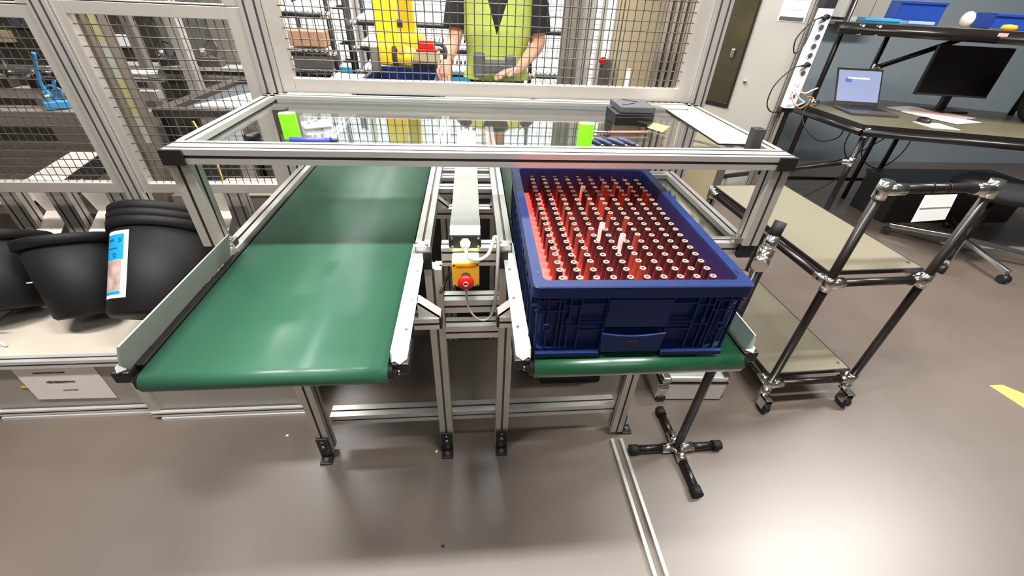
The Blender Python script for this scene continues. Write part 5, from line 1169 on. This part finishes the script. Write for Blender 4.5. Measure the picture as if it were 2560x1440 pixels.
# ================================================================ CART
cy = math.radians(2.0)
CO = Vector((1.212, 1.078)); cu = Vector((math.cos(cy), math.sin(cy))); cv = Vector((-math.sin(cy), math.cos(cy)))
def cp_(a, b): p = CO + cu * a + cv * b; return (p.x, p.y)
ct = thing('pipe_cart', 'black pipe cart with two tan shelves on chrome casters', 'cart', (CO.x, CO.y, 0), 0)
CW, CL = 0.378, 0.79
def cpipe(a, b, nm='pipe', r=0.0145): return obj(nm, MB().cyl(a, b, r, n=16), 'black_pipe', ct)
zl, zu, zh = 0.135, 0.665, 0.985
for a in (0, CW):
    cpipe(cp_(a, 0) + (0.10,), cp_(a, 0) + (zh,), 'front_upright')
for a in (0, CW): cpipe(cp_(a, CL) + (0.10,), cp_(a, CL) + (zu,), 'rear_upright')
def cj(p, ds, r=0.019, L=0.055, rad=0.0):
    m = MB(); P = Vector(p); m.cyl(P + Vector((0, 0, -0.028)), P + Vector((0, 0, 0.028)), r, n=14)
    for d in ds: d = Vector(d).normalized(); m.cyl(P + d * 0.008, P + d * L, r, n=14); m.b2  # collar
    return obj('pipe_joint', m, 'chrome', ct)
cu3, cv3 = (cu.x, cu.y, 0), (cv.x, cv.y, 0); nu3, nv3 = (-cu.x, -cu.y, 0), (-cv.x, -cv.y, 0)
for z in (zl, zu - 0.022):
    cpipe(cp_(0, 0) + (z,), cp_(CW, 0) + (z,), 'front_bar'); cpipe(cp_(0, CL) + (z,), cp_(CW, CL) + (z,), 'rear_bar')
    cpipe(cp_(0, 0) + (z,), cp_(0, CL) + (z,), 'side_bar'); cpipe(cp_(CW, 0) + (z,), cp_(CW, CL) + (z,), 'side_bar')
    cj(cp_(0, 0) + (z,), (cu3, cv3)); cj(cp_(CW, 0) + (z,), (nu3, cv3)); cj(cp_(0, CL) + (z,), (cu3, nv3)); cj(cp_(CW, CL) + (z,), (nu3, nv3))
cpipe(cp_(0, 0) + (zh,), cp_(CW, 0) + (zh,), 'handle'); cj(cp_(0, 0) + (zh - 0.002,), (cu3,), L=0.07); cj(cp_(CW, 0) + (zh - 0.002,), (nu3,), L=0.07)
for z, e in ((zl + 0.016, 0.0), (zu - 0.004, 0.0)):
    q = [cp_(0.006, 0.028), cp_(CW - 0.006, 0.028), cp_(CW - 0.006, CL - 0.0), cp_(0.006, CL - 0.0)]
    sf = obj('shelf_board', MB().prism(q, z, z + 0.016), 'cart_top', ct)
    e4 = MB(); o_ = [cp_(0.0, 0.022), cp_(CW, 0.022), cp_(CW, CL + 0.006), cp_(0.0, CL + 0.006)]
    for i in range(4):
        e4.prism([o_[i], o_[(i + 1) % 4], q[(i + 1) % 4], q[i]], z, z + 0.0158)
    obj('edge_band', e4, 'edge', sf)
    obj('board_screw', MB().cyl(cp_(CW - 0.03, 0.06) + (z + 0.016,), cp_(CW - 0.03, 0.06) + (z + 0.019,), 0.006, n=10), 'steel', sf)
for a, b in ((0, 0), (CW, 0), (0, CL), (CW, CL)):
    x, y = cp_(a, b); x2, y2 = x - 0.028 * cu.x * (1 if a == 0 else 0.6), y - 0.028
    fk = MB(); fk.cyl((x, y, 0.075), (x, y, 0.112), 0.019, n=14); fk.b2((x - 0.018, y - 0.045, 0.028), (x - 0.015, y - 0.005, 0.078)); fk.b2((x + 0.015, y - 0.045, 0.028), (x + 0.018, y - 0.005, 0.078)); fk.b2((x - 0.018, y - 0.045, 0.073), (x + 0.018, y + 0.012, 0.078))
    c_o = obj('caster_fork', fk, 'chrome', ct)
    obj('caster_wheel', MB().cyl((x - 0.012, y - 0.028, 0.029), (x + 0.012, y - 0.028, 0.029), 0.029, n=20), 'rubber', c_o)
t = thing('paper_tag', 'white paper tag hanging from the cart handle', 'tag', (1.42, 1.1, 0.90))
T0 = cp_(0.150, -0.017)
obj('sheet', MB().add([cp_(0.135, -0.0165) + (0.970,), cp_(0.245, -0.0165) + (0.972,), cp_(0.243, -0.030) + (0.895,), cp_(0.128, -0.030) + (0.888,), cp_(0.135, -0.0155) + (0.970,), cp_(0.245, -0.0155) + (0.972,), cp_(0.243, -0.029) + (0.895,), cp_(0.128, -0.029) + (0.888,)],
    [(0, 1, 2, 3), (7, 6, 5, 4), (0, 4, 5, 1), (1, 5, 6, 2), (2, 6, 7, 3), (3, 7, 4, 0)]), 'white', t)
obj('crease_line', MB().extr(cp_(0.135, -0.0242) + (0.933,), cp_(0.243, -0.0242) + (0.936,), [(-0.001, -0.001), (0.001, -0.001), (0.001, 0.001), (-0.001, 0.001)]), 'tape_w', t)
for a in (0.16, 0.215): obj('cable_tie', MB().lathe([(0.0155, -0.0015), (0.0168, -0.0015), (0.0168, 0.0015), (0.0155, 0.0015), (0.0155, -0.0015)], cp_(a, 0) + (zh,), 16, axis='x'), 'black', t)

# ================================================================ CROSS-FOOT STAND, CASES, FLOOR TRACK, TAPES
sx0, sy0 = 0.764, 0.885
t = thing('cross_foot_stand', 'black pipe pole on a chrome-jointed cross foot', 'stand', (sx0, sy0, 0))
obj('pole', MB().cyl((sx0, sy0, 0.02), (sx0 - 0.0, sy0 + 0.0, 0.86), 0.0145, n=16), 'black_pipe', t)
for dx, dy, L in ((-1, 0.0, 0.185), (1, 0.0, 0.175), (0, 1, 0.18), (0, -1, 0.19)):
    ar = obj('foot_arm', MB().cyl((sx0 + dx * 0.05, sy0 + dy * 0.05, 0.0195), (sx0 + dx * (L - 0.022), sy0 + dy * (L - 0.022), 0.0195), 0.0145, n=16), 'black_pipe', t)
    obj('rubber_cap', MB().cyl((sx0 + dx * (L - 0.032), sy0 + dy * (L - 0.032), 0.0195), (sx0 + dx * L, sy0 + dy * L, 0.0195), 0.0185, n=16), 'rubber', ar)
    obj('pipe_joint', MB().cyl((sx0 + dx * 0.004, sy0 + dy * 0.004, 0.0195), (sx0 + dx * 0.062, sy0 + dy * 0.062, 0.0195), 0.0185, n=16), 'chrome', t)
obj('head_joint', MB().cyl((sx0, sy0, 0.845), (sx0, sy0, 0.90), 0.0195, n=16).cyl((sx0, sy0, 0.872), (sx0 - 0.03, sy0 - 0.035, 0.866), 0.0195, n=16).cyl((sx0 + 0.002, sy0, 0.895), (sx0 + 0.01, sy0 + 0.01, 0.93), 0.017, 0.015, n=14), 'chrome', t)
obj('arm_grip', MB().cyl((sx0 + 0.010, sy0 + 0.01, 0.93), (sx0 + 0.022, sy0 + 0.02, 0.965), 0.015, n=16), 'rubber', t)
t = thing('aluminium_case', 'small aluminium case with rounded corners on the floor', 'case', (0.92, 1.2, 0), 0)
cr_ = math.radians(-3)
obj('shell', MB().box((0.92, 1.225, 0.055), (0.29, 0.215, 0.10), cr_), 'alu_white', t, bevel=0.006)
obj('lid', MB().box((0.92, 1.225, 0.124), (0.286, 0.211, 0.030), cr_), 'alu_white', t, bevel=0.008)
obj('seam', MB().box((0.92, 1.225, 0.107), (0.293, 0.218, 0.006), cr_), 'black', t)
for sx_ in (-1, 1):
    for sy_ in (-1, 1):
        px_, py_ = 0.92 + sx_ * 0.128, 1.225 + sy_ * 0.090
        for z_ in (0.014, 0.083, 0.125): obj('corner_guard', MB().b2((px_ - 0.021, py_ - 0.021, z_ - 0.013), (px_ + 0.021, py_ + 0.021, z_ + 0.016)), 'black' if z_ == 0.014 else 'chrome', t, bevel=0.010, bseg=3)
t = thing('storage_box', 'black box on the floor behind the right stand leg', 'box', (0.42, 1.33, 0))
obj('body', MB().b2((0.29, 1.24, 0), (0.555, 1.46, 0.12)), 'black', t, bevel=0.004)
obj('lid', MB().b2((0.285, 1.235, 0.12), (0.56, 1.465, 0.14)), 'black', t, bevel=0.004)
t = thing('floor_track', 'twin aluminium floor track running towards the camera', 'track', (0.542, 0.6, 0))
for x in (0.526, 0.562): obj('rail', MB().b2((x - 0.006, -0.6, 0), (x + 0.006, 0.940, 0.014)), 'alu', t, bevel=0.001)
obj('channel', MB().b2((0.5325, -0.6, 0), (0.5555, 0.940, 0.003)), 'groove', t)
t = obj('floor_tape_mark', MB().prism([(2.40, 1.13), (2.47, 1.13), (2.62, 0.95), (2.62, 0.85), (2.44, 0.92)], 0, 0.0006), 'tape_y', label='yellow tape mark on the floor at the right edge', cat='floor tape')
def tape_run(x0, x1, y0, y1, lab):
    t = thing('floor_tape', lab, 'floor tape', ((x0 + x1) / 2, (y0 + y1) / 2, 0)); n = max(2, round((x1 - x0) / 0.12))
    for k in range(n):
        a, b = k / n, (k + 1) / n; xa, xb = x0 + (x1 - x0) * a, x0 + (x1 - x0) * b; ya, yb = y0 + (y1 - y0) * a, y0 + (y1 - y0) * b
        obj('blue_band' if k % 2 else 'white_band', MB().prism([(xa, ya), (xb, yb), (xb, yb + 0.06), (xa, ya + 0.06)], 0, 0.0006), 'tape_b' if k % 2 else 'tape_w', t)
tape_run(3.5, 5.0, 2.42, 2.22, 'blue and white striped floor tape beyond the chair')
tape_run(2.20, 2.50, 2.48, 2.36, 'short blue and white tape piece under the cart')
for k, (x, y, lab) in enumerate(((-0.72, 1.03, 'white speck on the floor in front of the left plinth'), (-0.15, 0.93, 'white chip lying against the left centre foot'), (-0.47, 0.41, 'white speck low on the floor at lower left'), (-0.11, 0.60, 'dark chip on the floor below the stand'), (-0.58, 1.0, 'tiny white speck beside the left plinth end'))):
    obj('floor_chip', MB().box((x, y, 0.002), (0.010, 0.006, 0.004), k), 'black' if 'dark' in lab else 'white', label=lab, cat='chip')
